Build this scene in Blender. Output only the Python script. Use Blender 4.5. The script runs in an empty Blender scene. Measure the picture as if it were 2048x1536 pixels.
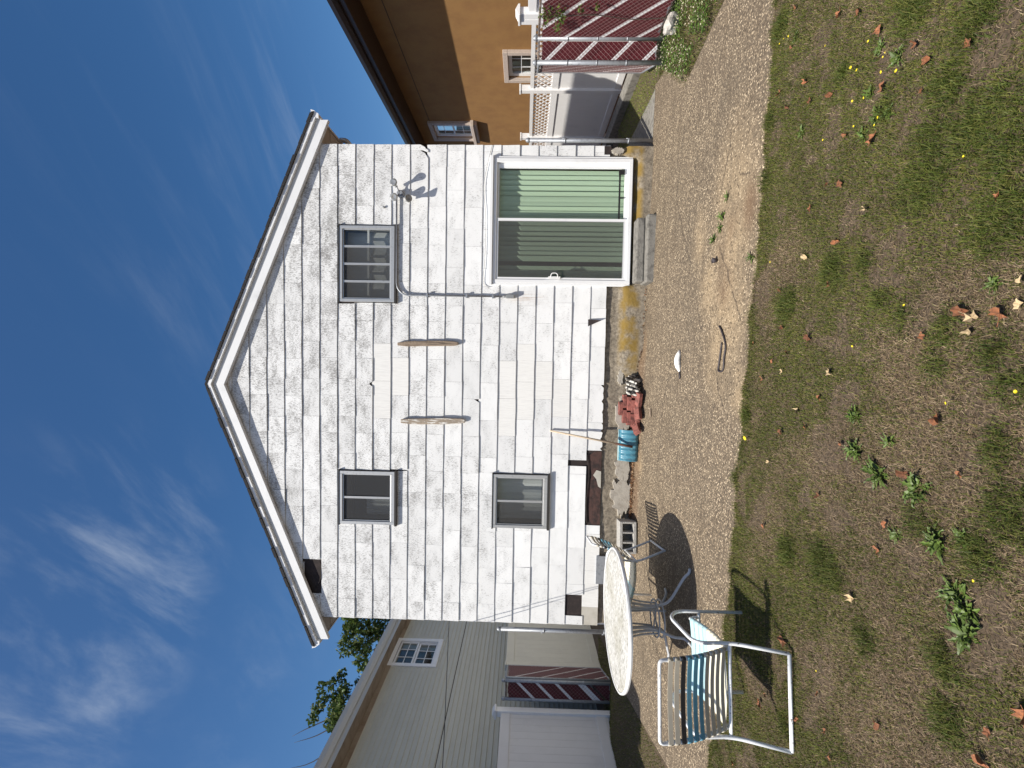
import bpy, math, random
import numpy as np
from mathutils import Vector, Matrix, noise

random.seed(7); RNG = np.random.default_rng(7)
sc = bpy.context.scene
COL = sc.collection

# ------------------------------------------------------------------ camera
FPX = 950.0
CAM = np.array([0.436, -7.295, 1.82])
def cam_axes(y, p, r):
    f = np.array([math.sin(y) * math.cos(p), math.cos(y) * math.cos(p), math.sin(p)])
    rt = np.array([math.cos(y), -math.sin(y), 0.0]); d = np.cross(f, rt)
    return rt * math.cos(r) + d * math.sin(r), -rt * math.sin(r) + d * math.cos(r), f
RIGHT, DOWN, FWD = cam_axes(math.radians(-2.75), math.radians(1.4), math.radians(-1.09))
cd = bpy.data.cameras.new('camera'); cam = bpy.data.objects.new('camera', cd); COL.objects.link(cam)
cd.sensor_fit = 'HORIZONTAL'; cd.sensor_width = 36.0; cd.lens = 36.0 * FPX / 2048.0
cd.clip_start = 0.05; cd.clip_end = 2000.0
# the photograph was taken upright and stored turned a quarter: its left side is up
cam.matrix_world = Matrix(((DOWN[0], RIGHT[0], -FWD[0], CAM[0]), (DOWN[1], RIGHT[1], -FWD[1], CAM[1]),
                           (DOWN[2], RIGHT[2], -FWD[2], CAM[2]), (0, 0, 0, 1)))
sc.camera = cam

def ray(x, y):
    c = ((768.0 - y) / FPX, (x - 1024.0) / FPX, 1.0)
    return RIGHT * c[0] + DOWN * c[1] + FWD * c[2]
def on_ground(x, y, z=0.0):                     # a point of the photograph measured on the ground
    d = ray(x, y); p = CAM + d * ((z - CAM[2]) / d[2]); return float(p[0]), float(p[1])

# ------------------------------------------------------------------ sky + sun + exposure
SUN = Vector((0.42, 0.48, -1.0)).normalized()          # direction the light travels
elev = math.asin(-SUN.z); azim = math.atan2(-SUN.x, -SUN.y)
w = bpy.data.worlds.new('World'); sc.world = w; w.use_nodes = True
nt = w.node_tree; nt.nodes.clear()
def N(nt, t, **kw):
    n = nt.nodes.new(t)
    for k, v in kw.items(): setattr(n, k, v)
    return n
def math_node(nt, op, a, b=None, clamp=False):
    n = N(nt, 'ShaderNodeMath', operation=op, use_clamp=clamp)
    for i, v in enumerate((a, b)):
        if v is None: continue
        if isinstance(v, (int, float)): n.inputs[i].default_value = v
        else: nt.links.new(v, n.inputs[i])
    return n.outputs[0]
def world_setup():
    sky = N(nt, 'ShaderNodeTexSky', sky_type='NISHITA')
    sky.sun_disc = False; sky.sun_elevation = elev; sky.sun_rotation = azim
    sky.altitude = 30; sky.air_density = 0.9; sky.dust_density = 1.4; sky.ozone_density = 2.6
    tc = N(nt, 'ShaderNodeTexCoord')
    sep = N(nt, 'ShaderNodeSeparateXYZ'); nt.links.new(tc.outputs['Generated'], sep.inputs[0])
    zc = math_node(nt, 'MAXIMUM', sep.outputs['Z'], 0.06)
    cx = math_node(nt, 'DIVIDE', sep.outputs['X'], zc); cy = math_node(nt, 'DIVIDE', sep.outputs['Y'], zc)
    comb = N(nt, 'ShaderNodeCombineXYZ'); nt.links.new(cx, comb.inputs[0]); nt.links.new(cy, comb.inputs[1])
    # thin cirrus on a high flat layer, drawn out into streaks by the wind
    mr0 = N(nt, 'ShaderNodeMapping'); nt.links.new(comb.outputs[0], mr0.inputs['Vector']); mr0.inputs['Rotation'].default_value = (0, 0, math.radians(45))
    mp = N(nt, 'ShaderNodeMapping'); nt.links.new(mr0.outputs[0], mp.inputs['Vector']); mp.inputs['Scale'].default_value = (0.9, 3.3, 1)
    mp.inputs['Location'].default_value = (1.3, 0.25, 0)
    n1 = N(nt, 'ShaderNodeTexNoise'); n1.inputs['Scale'].default_value = 1.6; n1.inputs['Detail'].default_value = 9
    n1.inputs['Roughness'].default_value = 0.6; n1.inputs['Distortion'].default_value = 0.35
    nt.links.new(mp.outputs[0], n1.inputs['Vector'])
    n2 = N(nt, 'ShaderNodeTexNoise'); n2.inputs['Scale'].default_value = 0.55; n2.inputs['Detail'].default_value = 2
    mp2 = N(nt, 'ShaderNodeMapping'); nt.links.new(comb.outputs[0], mp2.inputs['Vector'])
    mp2.inputs['Location'].default_value = (CLOUD_OFF[0], CLOUD_OFF[1], 0)
    nt.links.new(mp2.outputs[0], n2.inputs['Vector'])
    r1 = N(nt, 'ShaderNodeMapRange', interpolation_type='SMOOTHSTEP'); r1.inputs[1].default_value = 0.42; r1.inputs[2].default_value = 0.86
    nt.links.new(n1.outputs[0], r1.inputs[0])
    r2 = N(nt, 'ShaderNodeMapRange', interpolation_type='SMOOTHSTEP'); r2.inputs[1].default_value = 0.40; r2.inputs[2].default_value = 0.80; r2.inputs[4].default_value = 0.5
    nt.links.new(n2.outputs[0], r2.inputs[0])
    # one bank of cirrus where the photograph shows it, thinner wisps elsewhere
    vd = N(nt, 'ShaderNodeVectorMath', operation='DISTANCE'); nt.links.new(comb.outputs[0], vd.inputs[0]); vd.inputs[1].default_value = (-0.62, 1.10, 0)
    r3 = N(nt, 'ShaderNodeMapRange', interpolation_type='SMOOTHSTEP'); r3.inputs[1].default_value = 0.55; r3.inputs[2].default_value = 0.12; r3.inputs[3].default_value = 0.0; r3.inputs[4].default_value = 1.0
    nt.links.new(vd.outputs['Value'], r3.inputs[0])
    m = math_node(nt, 'MULTIPLY', r1.outputs[0], math_node(nt, 'MAXIMUM', r2.outputs[0], r3.outputs[0]))
    m = math_node(nt, 'MULTIPLY', m, 0.72, True)
    mix = N(nt, 'ShaderNodeMix', data_type='RGBA'); nt.links.new(m, mix.inputs[0])
    hs = N(nt, 'ShaderNodeHueSaturation'); hs.inputs['Saturation'].default_value = 1.28; hs.inputs['Value'].default_value = 1.0
    nt.links.new(sky.outputs[0], hs.inputs['Color'])
    nt.links.new(hs.outputs[0], mix.inputs[6]); mix.inputs[7].default_value = (5.2, 5.8, 6.6, 1)
    bg = N(nt, 'ShaderNodeBackground'); bg.inputs[1].default_value = 0.088
    nt.links.new(mix.outputs[2], bg.inputs[0])
    out = N(nt, 'ShaderNodeOutputWorld'); nt.links.new(bg.outputs[0], out.inputs[0])
CLOUD_OFF = (0.0, 0.0)
world_setup()
sd = bpy.data.lights.new('sun', 'SUN'); sd.energy = 5.0; sd.angle = math.radians(0.53); sd.color = (1.0, 0.935, 0.83)
sun = bpy.data.objects.new('sun', sd); COL.objects.link(sun)
sun.rotation_euler = SUN.to_track_quat('-Z', 'Y').to_euler(); sun.location = (-6, -8, 14)
sc.view_settings.view_transform = 'Standard'; sc.view_settings.look = 'None'
sc.view_settings.gamma = 1.0; sc.view_settings.exposure = 0.42; sc.view_settings.use_curve_mapping = False
sc.cycles.max_bounces = 8; sc.cycles.transparent_max_bounces = 12

# ------------------------------------------------------------------ materials
MATS = {}
def material(name, color, rough=0.7, metal=0.0, vary=None, bump=None, spec=0.5, rnd=0.0, grain=None):
    """vary=(scale, colour2, lo, hi) noise mix; bump=(scale, strength); grain=(scale xyz, colour, lo, hi); rnd=value spread per object"""
    m = bpy.data.materials.new(name); m.use_nodes = True; t = m.node_tree
    b = t.nodes['Principled BSDF']; b.inputs['Roughness'].default_value = rough; b.inputs['Metallic'].default_value = metal
    b.inputs['Specular IOR Level'].default_value = spec
    tc = N(t, 'ShaderNodeTexCoord'); oi = N(t, 'ShaderNodeObjectInfo')
    off = N(t, 'ShaderNodeVectorMath', operation='MULTIPLY_ADD')
    cx = N(t, 'ShaderNodeCombineXYZ')
    for i in range(3): t.links.new(oi.outputs['Random'], cx.inputs[i])
    t.links.new(cx.outputs[0], off.inputs[0]); off.inputs[1].default_value = (37, 19, 53); t.links.new(tc.outputs['Object'], off.inputs[2])
    vec = off.outputs[0]
    rgb = N(t, 'ShaderNodeRGB'); rgb.outputs[0].default_value = (*color, 1); cur = rgb.outputs[0]
    def layer(cur, scale3, sc1, col2, lo, hi, detail=6):
        mp = N(t, 'ShaderNodeMapping'); mp.inputs['Scale'].default_value = scale3; t.links.new(vec, mp.inputs['Vector'])
        nz = N(t, 'ShaderNodeTexNoise'); nz.inputs['Scale'].default_value = sc1; nz.inputs['Detail'].default_value = detail
        nz.inputs['Roughness'].default_value = 0.65
        t.links.new(mp.outputs[0], nz.inputs['Vector'])
        r = N(t, 'ShaderNodeMapRange', interpolation_type='SMOOTHSTEP'); r.inputs[1].default_value = lo; r.inputs[2].default_value = hi
        t.links.new(nz.outputs[0], r.inputs[0])
        mx = N(t, 'ShaderNodeMix', data_type='RGBA'); t.links.new(r.outputs[0], mx.inputs[0])
        t.links.new(cur, mx.inputs[6]); mx.inputs[7].default_value = (*col2, 1)
        return mx.outputs[2]
    if vary: cur = layer(cur, (1, 1, 1), vary[0], vary[1], vary[2], vary[3])
    if grain: cur = layer(cur, grain[0], 1.0, grain[1], grain[2], grain[3])
    if rnd:
        hs = N(t, 'ShaderNodeHueSaturation'); t.links.new(cur, hs.inputs['Color'])
        r = N(t, 'ShaderNodeMapRange'); r.inputs[3].default_value = 1 - rnd; r.inputs[4].default_value = 1 + rnd
        t.links.new(oi.outputs['Random'], r.inputs[0]); t.links.new(r.outputs[0], hs.inputs['Value']); cur = hs.outputs[0]
    t.links.new(cur, b.inputs['Base Color'])
    if bump:
        nz = N(t, 'ShaderNodeTexNoise'); nz.inputs['Scale'].default_value = bump[0]; nz.inputs['Detail'].default_value = 5
        t.links.new(vec, nz.inputs['Vector'])
        bp = N(t, 'ShaderNodeBump'); bp.inputs['Strength'].default_value = bump[1]; bp.inputs['Distance'].default_value = 0.01
        t.links.new(nz.outputs[0], bp.inputs['Height']); t.links.new(bp.outputs[0], b.inputs['Normal'])
    MATS[name] = m; return m

material('felt', (0.022, 0.016, 0.016), 0.9, vary=(6, (0.05, 0.035, 0.032), 0.45, 0.75), bump=(18, 0.5))
material('bare_sheathing', (0.075, 0.038, 0.032), 0.85, vary=(9, (0.028, 0.018, 0.017), 0.4, 0.65), bump=(25, 0.6))
material('white_trim', (0.78, 0.79, 0.80), 0.45, vary=(3, (0.66, 0.67, 0.68), 0.5, 0.8))
material('cream_soffit', (0.42, 0.36, 0.30), 0.6, vary=(5, (0.3, 0.25, 0.21), 0.5, 0.8))
material('white_vinyl', (0.80, 0.80, 0.81), 0.4, vary=(2.5, (0.7, 0.7, 0.71), 0.5, 0.85))
material('aluminium', (0.50, 0.50, 0.49), 0.42, metal=0.55, vary=(30, (0.33, 0.32, 0.31), 0.5, 0.8))
material('dark_gap', (0.03, 0.028, 0.027), 0.9)
material('galvanised', (0.33, 0.35, 0.38), 0.5, metal=0.4, vary=(22, (0.22, 0.23, 0.25), 0.45, 0.75))
material('roof_shingle', (0.018, 0.017, 0.018), 0.95, vary=(40, (0.05, 0.048, 0.048), 0.5, 0.7))
material('new_shingle', (0.74, 0.74, 0.725), 0.75, grain=((130, 1, 6), (0.62, 0.62, 0.61), 0.42, 0.72), rnd=0.02)
material('tan_board', (0.48, 0.46, 0.41), 0.8, vary=(6, (0.40, 0.38, 0.33), 0.4, 0.7))
material('weathered_wood', (0.30, 0.23, 0.17), 0.9, grain=((60, 60, 3), (0.10, 0.075, 0.055), 0.45, 0.68), bump=(40, 0.7))
material('peeling_wood', (0.34, 0.28, 0.22), 0.9, grain=((45, 45, 6), (0.75, 0.74, 0.70), 0.52, 0.6), bump=(40, 0.7))
material('handle_wood', (0.55, 0.45, 0.33), 0.8, grain=((90, 90, 4), (0.36, 0.28, 0.2), 0.45, 0.7))
material('vane', (0.50, 0.64, 0.47), 0.7, rnd=0.08)
material('curtain', (0.45, 0.46, 0.46), 0.85)
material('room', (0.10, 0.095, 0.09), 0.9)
material('black_metal', (0.015, 0.015, 0.016), 0.5)
material('steel_grey', (0.40, 0.40, 0.39), 0.4, metal=0.6, vary=(30, (0.2, 0.19, 0.18), 0.5, 0.75))
material('bulb', (0.42, 0.42, 0.41), 0.18, metal=0.35, vary=(18, (0.2, 0.2, 0.19), 0.45, 0.7))
material('chair_white', (0.72, 0.74, 0.76), 0.45, vary=(46, (0.22, 0.20, 0.18), 0.57, 0.66))
material('table_white', (0.55, 0.55, 0.53), 0.6, vary=(3.5, (0.43, 0.42, 0.37), 0.42, 0.66), grain=((24, 90, 40), (0.13, 0.12, 0.085), 0.52, 0.60))
material('table_rim', (0.78, 0.78, 0.77), 0.45, vary=(20, (0.5, 0.5, 0.48), 0.62, 0.75))
material('table_leg', (0.46, 0.48, 0.51), 0.45, vary=(25, (0.34, 0.35, 0.37), 0.5, 0.75))
material('strap_beige', (0.46, 0.42, 0.34), 0.55, rnd=0.08); material('strap_blue', (0.10, 0.27, 0.36), 0.5, rnd=0.1)
material('strap_pale', (0.42, 0.62, 0.66), 0.5, rnd=0.05)
material('strap_cream', (0.78, 0.74, 0.60), 0.5, rnd=0.04); material('gap_shade', (0.02, 0.021, 0.024), 0.55)
material('block_concrete', (0.40, 0.39, 0.37), 0.95, vary=(30, (0.28, 0.27, 0.25), 0.45, 0.7), bump=(90, 0.8))
material('old_concrete', (0.21, 0.20, 0.18), 0.95, vary=(14, (0.11, 0.105, 0.095), 0.42, 0.68), bump=(60, 0.7))
material('parging', (0.40, 0.37, 0.32), 0.95, vary=(16, (0.30, 0.27, 0.23), 0.42, 0.68), bump=(55, 0.5))
material('red_brick', (0.30, 0.105, 0.085), 0.9, vary=(16, (0.13, 0.05, 0.042), 0.42, 0.65), bump=(70, 0.6), rnd=0.16)
material('edging_white', (0.62, 0.60, 0.55), 0.9, vary=(13, (0.05, 0.045, 0.04), 0.43, 0.56), bump=(50, 0.6))
material('plaster', (0.80, 0.80, 0.79), 0.8, vary=(20, (0.6, 0.6, 0.58), 0.5, 0.7), bump=(40, 0.6))
material('shovel_blue', (0.06, 0.20, 0.28), 0.32, vary=(24, (0.16, 0.33, 0.39), 0.5, 0.72), grain=((50, 14, 6), (0.10, 0.09, 0.09), 0.6, 0.75))
material('rust', (0.11, 0.045, 0.03), 0.85, vary=(40, (0.05, 0.03, 0.025), 0.4, 0.7))
material('cord', (0.035, 0.028, 0.032), 0.6); material('cord_grey', (0.30, 0.24, 0.23), 0.7)
material('stucco', (0.28, 0.15, 0.05), 0.92, vary=(3, (0.235, 0.122, 0.042), 0.35, 0.7), bump=(140, 0.35))
material('brown_trim', (0.050, 0.030, 0.022), 0.45); material('gutter_brown', (0.025, 0.017, 0.015), 0.3)
material('stone_trim', (0.48, 0.41, 0.36), 0.85, vary=(30, (0.40, 0.33, 0.29), 0.45, 0.7))
material('siding_grey', (0.56, 0.545, 0.47), 0.55, vary=(1.5, (0.52, 0.505, 0.435), 0.4, 0.7), rnd=0.03)
material('beige_vinyl', (0.52, 0.51, 0.46), 0.5, vary=(2, (0.47, 0.46, 0.42), 0.4, 0.7))
material('grey_fascia', (0.52, 0.52, 0.51), 0.45); material('stained_soffit', (0.30, 0.235, 0.17), 0.7, vary=(3, (0.2, 0.14, 0.09), 0.4, 0.7))
material('slat_red', (0.085, 0.008, 0.014), 0.55, rnd=0.2); material('slat_white', (0.74, 0.75, 0.77), 0.5)
material('fence_wire', (0.30, 0.19, 0.19), 0.6); material('fence_rust', (0.17, 0.12, 0.085), 0.8, vary=(20, (0.32, 0.31, 0.3), 0.45, 0.65))
material('bark', (0.06, 0.046, 0.036), 0.95, bump=(30, 0.8)); material('rock', (0.50, 0.48, 0.45), 0.95, vary=(24, (0.28, 0.26, 0.24), 0.45, 0.7), bump=(26, 0.9))
material('leaf_brown', (0.27, 0.105, 0.045), 0.8, vary=(70, (0.13, 0.055, 0.028), 0.4, 0.65), rnd=0.4)
material('leaf_cream', (0.46, 0.35, 0.20), 0.75, vary=(60, (0.30, 0.21, 0.11), 0.45, 0.7), rnd=0.2)
material('weed_leaf', (0.088, 0.135, 0.022), 0.55, vary=(40, (0.05, 0.085, 0.016), 0.4, 0.7), rnd=0.3)
material('flower_yellow', (0.75, 0.60, 0.015), 0.6); material('cable_black', (0.02, 0.02, 0.022), 0.6)
material('dry_debris', (0.20, 0.10, 0.05), 0.9, vary=(40, (0.36, 0.23, 0.13), 0.45, 0.65), rnd=0.3)
material('shaded_vinyl', (0.60, 0.60, 0.62), 0.45, vary=(2.5, (0.53, 0.53, 0.55), 0.45, 0.8))  # white vinyl with shade darkened into its colour, for the left fence
material('white_plastic', (0.75, 0.75, 0.74), 0.5)

def shingle_material():
    m = bpy.data.materials.new('old_shingle'); m.use_nodes = True; t = m.node_tree; b = t.nodes['Principled BSDF']
    b.inputs['Roughness'].default_value = 0.85; b.inputs['Specular IOR Level'].default_value = 0.25
    tc = N(t, 'ShaderNodeTexCoord'); oi = N(t, 'ShaderNodeObjectInfo')
    cx = N(t, 'ShaderNodeCombineXYZ')
    for i in range(3): t.links.new(oi.outputs['Random'], cx.inputs[i])
    off = N(t, 'ShaderNodeVectorMath', operation='MULTIPLY_ADD'); off.inputs[1].default_value = (31, 17, 43)
    t.links.new(cx.outputs[0], off.inputs[0]); t.links.new(tc.outputs['Object'], off.inputs[2])
    def nz(vec, scale, s=1.0, detail=6, rough=0.6):
        mp = N(t, 'ShaderNodeMapping'); mp.inputs['Scale'].default_value = scale; t.links.new(vec, mp.inputs['Vector'])
        n = N(t, 'ShaderNodeTexNoise'); n.inputs['Scale'].default_value = s; n.inputs['Detail'].default_value = detail
        n.inputs['Roughness'].default_value = rough; t.links.new(mp.outputs[0], n.inputs['Vector']); return n.outputs[0]
    def ramp(v, lo, hi, a=0.0, b_=1.0):
        r = N(t, 'ShaderNodeMapRange', interpolation_type='SMOOTHSTEP'); r.inputs[1].default_value = lo; r.inputs[2].default_value = hi
        r.inputs[3].default_value = a; r.inputs[4].default_value = b_; t.links.new(v, r.inputs[0]); return r.outputs[0]
    grain = nz(off.outputs[0], (105, 1, 30), 1.0, 8, 0.75)        # pressed wood grain, paint worn off along it
    fine = nz(off.outputs[0], (190, 1, 60), 1.0, 4, 0.6)
    patch = nz(off.outputs[0], (3.2, 1, 6.0), 1.0, 4, 0.6)       # where the paint has gone
    big = nz(tc.outputs['Object'], (0.5, 1, 0.55), 1.0, 3, 0.5)
    sep = N(t, 'ShaderNodeSeparateXYZ'); t.links.new(tc.outputs['Object'], sep.inputs[0])
    high = ramp(sep.outputs['Z'], 0.8, 5.2, 0.0, 0.075)            # upper courses are the most weathered
    thr = math_node(t, 'ADD', math_node(t, 'MULTIPLY', patch, 0.28), math_node(t, 'ADD', math_node(t, 'MULTIPLY', big, 0.18), high))
    g2 = math_node(t, 'ADD', math_node(t, 'MULTIPLY', grain, 0.7), math_node(t, 'MULTIPLY', fine, 0.3))
    wsum = math_node(t, 'ADD', g2, thr)
    worn = ramp(wsum, 0.785, 0.90, 0.0, 0.85)
    soft = ramp(patch, 0.40, 0.75)
    rgb = N(t, 'ShaderNodeMix', data_type='RGBA'); t.links.new(soft, rgb.inputs[0])
    rgb.inputs[6].default_value = (0.76, 0.77, 0.775, 1); rgb.inputs[7].default_value = (0.67, 0.68, 0.685, 1)
    mx = N(t, 'ShaderNodeMix', data_type='RGBA'); t.links.new(worn, mx.inputs[0]); t.links.new(rgb.outputs[2], mx.inputs[6])
    mx.inputs[7].default_value = (0.20, 0.195, 0.19, 1)
    hs = N(t, 'ShaderNodeHueSaturation'); t.links.new(mx.outputs[2], hs.inputs['Color'])
    r = N(t, 'ShaderNodeMapRange'); r.inputs[3].default_value = 0.93; r.inputs[4].default_value = 1.05
    t.links.new(oi.outputs['Random'], r.inputs[0]); t.links.new(r.outputs[0], hs.inputs['Value'])
    # rust run under the conduit box
    def near(comp, c, wd):
        return ramp(math_node(t, 'ABSOLUTE', math_node(t, 'SUBTRACT', sep.outputs[comp], c)), 0.0, wd, 1.0, 0.0)
    ru = math_node(t, 'MULTIPLY', near('X', 1.40, 0.13), near('Z', 1.83, 0.42))
    ru = math_node(t, 'MULTIPLY', ru, ramp(nz(tc.outputs['Object'], (60, 1, 3)), 0.4, 0.7))
    mr = N(t, 'ShaderNodeMix', data_type='RGBA'); t.links.new(math_node(t, 'MULTIPLY', ru, 0.7), mr.inputs[0]); t.links.new(hs.outputs[0], mr.inputs[6])
    mr.inputs[7].default_value = (0.36, 0.22, 0.12, 1)
    t.links.new(mr.outputs[2], b.inputs['Base Color'])
    bp = N(t, 'ShaderNodeBump'); bp.inputs['Strength'].default_value = 0.3; bp.inputs['Distance'].default_value = 0.004
    t.links.new(g2, bp.inputs['Height']); t.links.new(bp.outputs[0], b.inputs['Normal'])
    MATS['old_shingle'] = m
shingle_material()

def glass_material(name, tint, k):
    m = bpy.data.materials.new(name); m.use_nodes = True; t = m.node_tree; t.nodes.clear()
    tr = N(t, 'ShaderNodeBsdfTransparent'); tr.inputs[0].default_value = (*tint, 1)
    gl = N(t, 'ShaderNodeBsdfGlossy'); gl.inputs['Roughness'].default_value = 0.015
    lw = N(t, 'ShaderNodeLayerWeight'); lw.inputs['Blend'].default_value = 0.5
    fac = math_node(t, 'ADD', math_node(t, 'MULTIPLY', math_node(t, 'POWER', lw.outputs['Facing'], 4.0), 0.6), 0.035)
    mx = N(t, 'ShaderNodeMixShader'); t.links.new(fac, mx.inputs[0]); t.links.new(tr.outputs[0], mx.inputs[1]); t.links.new(gl.outputs[0], mx.inputs[2])
    o = N(t, 'ShaderNodeOutputMaterial'); t.links.new(mx.outputs[0], o.inputs[0]); MATS[name] = m
glass_material('glass', (0.93, 0.945, 0.94), 1.6)
def screen_material():
    m = bpy.data.materials.new('insect_screen'); m.use_nodes = True; t = m.node_tree; t.nodes.clear()
    tr = N(t, 'ShaderNodeBsdfTransparent'); df = N(t, 'ShaderNodeBsdfDiffuse'); df.inputs[0].default_value = (0.085, 0.085, 0.085, 1)
    mx = N(t, 'ShaderNodeMixShader'); mx.inputs[0].default_value = 0.52
    t.links.new(tr.outputs[0], mx.inputs[1]); t.links.new(df.outputs[0], mx.inputs[2])
    o = N(t, 'ShaderNodeOutputMaterial'); t.links.new(mx.outputs[0], o.inputs[0]); MATS['insect_screen'] = m
screen_material()

def attr_material(name, rough=0.7, bump=None, spec=0.3, trans=0.0):
    m = bpy.data.materials.new(name); m.use_nodes = True; t = m.node_tree; b = t.nodes['Principled BSDF']
    b.inputs['Roughness'].default_value = rough; b.inputs['Specular IOR Level'].default_value = spec
    a = N(t, 'ShaderNodeAttribute', attribute_name='Col'); t.links.new(a.outputs['Color'], b.inputs['Base Color'])
    if trans:
        tl = N(t, 'ShaderNodeBsdfTranslucent'); t.links.new(a.outputs['Color'], tl.inputs[0])
        mx = N(t, 'ShaderNodeMixShader'); mx.inputs[0].default_value = trans
        t.links.new(b.outputs[0], mx.inputs[1]); t.links.new(tl.outputs[0], mx.inputs[2])
        t.links.new(mx.outputs[0], t.nodes['Material Output'].inputs[0])
    MATS[name] = m
attr_material('grass_blade', 0.6, trans=0.22); attr_material('tree_leaf', 0.55, trans=0.25)

def ground_materials():
    # exposed aggregate patio: pebbles in worn cement; 'wear' attribute: r = crack, g = bare sandy zone, b = dirt
    m = bpy.data.materials.new('exposed_aggregate'); m.use_nodes = True; t = m.node_tree; b = t.nodes['Principled BSDF']
    b.inputs['Roughness'].default_value = 0.85; b.inputs['Specular IOR Level'].default_value = 0.3
    tc = N(t, 'ShaderNodeTexCoord'); P = tc.outputs['Object']
    vo = N(t, 'ShaderNodeTexVoronoi'); vo.inputs['Scale'].default_value = 70; t.links.new(P, vo.inputs['Vector'])
    rp = N(t, 'ShaderNodeValToRGB'); e = rp.color_ramp; e.elements[0].position = 0.0; e.elements[0].color = (0.055, 0.042, 0.030, 1)
    e.elements[1].position = 1.0; e.elements[1].color = (0.74, 0.61, 0.43, 1)
    for p, c in ((0.30, (0.115, 0.088, 0.060)), (0.58, (0.23, 0.175, 0.118)), (0.82, (0.42, 0.33, 0.22))):
        k = e.elements.new(p); k.color = (*c, 1)
    sp = N(t, 'ShaderNodeSeparateColor'); t.links.new(vo.outputs['Color'], sp.inputs[0]); t.links.new(sp.outputs[0], rp.inputs[0])
    dist = N(t, 'ShaderNodeMapRange', interpolation_type='SMOOTHSTEP'); dist.inputs[1].default_value = 0.30; dist.inputs[2].default_value = 0.62
    t.links.new(vo.outputs['Distance'], dist.inputs[0])
    nzb = N(t, 'ShaderNodeTexNoise'); nzb.inputs['Scale'].default_value = 1.3; nzb.inputs['Detail'].default_value = 6; t.links.new(P, nzb.inputs['Vector'])
    cem = N(t, 'ShaderNodeMix', data_type='RGBA'); t.links.new(nzb.outputs[0], cem.inputs[0])
    cem.inputs[6].default_value = (0.090, 0.070, 0.050, 1); cem.inputs[7].default_value = (0.185, 0.148, 0.105, 1)
    mx = N(t, 'ShaderNodeMix', data_type='RGBA'); t.links.new(dist.outputs[0], mx.inputs[0]); t.links.new(rp.outputs[0], mx.inputs[6]); t.links.new(cem.outputs[2], mx.inputs[7])
    at = N(t, 'ShaderNodeAttribute', attribute_name='wear'); sa = N(t, 'ShaderNodeSeparateColor'); t.links.new(at.outputs['Color'], sa.inputs[0])
    nf = N(t, 'ShaderNodeTexNoise'); nf.inputs['Scale'].default_value = 9; nf.inputs['Detail'].default_value = 8; t.links.new(P, nf.inputs['Vector'])
    def over(cur, fac, col):
        x = N(t, 'ShaderNodeMix', data_type='RGBA'); t.links.new(fac, x.inputs[0]); t.links.new(cur, x.inputs[6]); x.inputs[7].default_value = (*col, 1); return x.outputs[2]
    sand = math_node(t, 'MULTIPLY', sa.outputs[1], math_node(t, 'ADD', math_node(t, 'MULTIPLY', nf.outputs[0], 0.7), 0.08), True)
    cur = over(mx.outputs[2], sand, (0.46, 0.345, 0.21))
    stain = N(t, 'ShaderNodeMapRange', interpolation_type='SMOOTHSTEP'); stain.inputs[1].default_value = 0.5; stain.inputs[2].default_value = 0.75; stain.inputs[4].default_value = 0.45
    t.links.new(nzb.outputs[0], stain.inputs[0])
    cur = over(cur, stain.outputs[0], (0.085, 0.068, 0.05))
    mps = N(t, 'ShaderNodeMapping'); mps.inputs['Scale'].default_value = (0.8, 5.0, 1); t.links.new(P, mps.inputs['Vector'])
    ns = N(t, 'ShaderNodeTexNoise'); ns.inputs['Scale'].default_value = 1.6; ns.inputs['Detail'].default_value = 7; t.links.new(mps.outputs[0], ns.inputs['Vector'])
    rs_ = N(t, 'ShaderNodeMapRange', interpolation_type='SMOOTHSTEP'); rs_.inputs[1].default_value = 0.48; rs_.inputs[2].default_value = 0.72; rs_.inputs[4].default_value = 0.55; t.links.new(ns.outputs[0], rs_.inputs[0])
    cur = over(cur, rs_.outputs[0], (0.105, 0.08, 0.055))
    v2 = N(t, 'ShaderNodeTexVoronoi'); v2.inputs['Scale'].default_value = 41; t.links.new(P, v2.inputs['Vector'])
    s2 = N(t, 'ShaderNodeSeparateColor'); t.links.new(v2.outputs['Color'], s2.inputs[0])
    pit = math_node(t, 'MULTIPLY', math_node(t, 'GREATER_THAN', s2.outputs[1], 0.72), math_node(t, 'LESS_THAN', v2.outputs['Distance'], 0.42))
    cur = over(cur, math_node(t, 'MULTIPLY', pit, 0.7), (0.05, 0.037, 0.026))
    cur = over(cur, math_node(t, 'MULTIPLY', sa.outputs[2], 0.8), (0.14, 0.085, 0.05))
    cur = over(cur, math_node(t, 'MULTIPLY', sa.outputs[0], 0.85), (0.045, 0.035, 0.028))
    t.links.new(cur, b.inputs['Base Color'])
    bp = N(t, 'ShaderNodeBump'); bp.inputs['Strength'].default_value = 0.6; bp.inputs['Distance'].default_value = 0.006; bp.invert = True
    t.links.new(vo.outputs['Distance'], bp.inputs['Height']); t.links.new(bp.outputs[0], b.inputs['Normal'])
    MATS['exposed_aggregate'] = m
    # soil with straw
    m = bpy.data.materials.new('soil'); m.use_nodes = True; t = m.node_tree; b = t.nodes['Principled BSDF']; b.inputs['Roughness'].default_value = 0.95
    tc = N(t, 'ShaderNodeTexCoord')
    n1 = N(t, 'ShaderNodeTexNoise'); n1.inputs['Scale'].default_value = 55; n1.inputs['Detail'].default_value = 8; t.links.new(tc.outputs['Object'], n1.inputs['Vector'])
    n2 = N(t, 'ShaderNodeTexNoise'); n2.inputs['Scale'].default_value = 2.2; n2.inputs['Detail'].default_value = 5; t.links.new(tc.outputs['Object'], n2.inputs['Vector'])
    rp = N(t, 'ShaderNodeValToRGB'); e = rp.color_ramp; e.elements[0].position = 0.36; e.elements[0].color = (0.03, 0.021, 0.014, 1)
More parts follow.
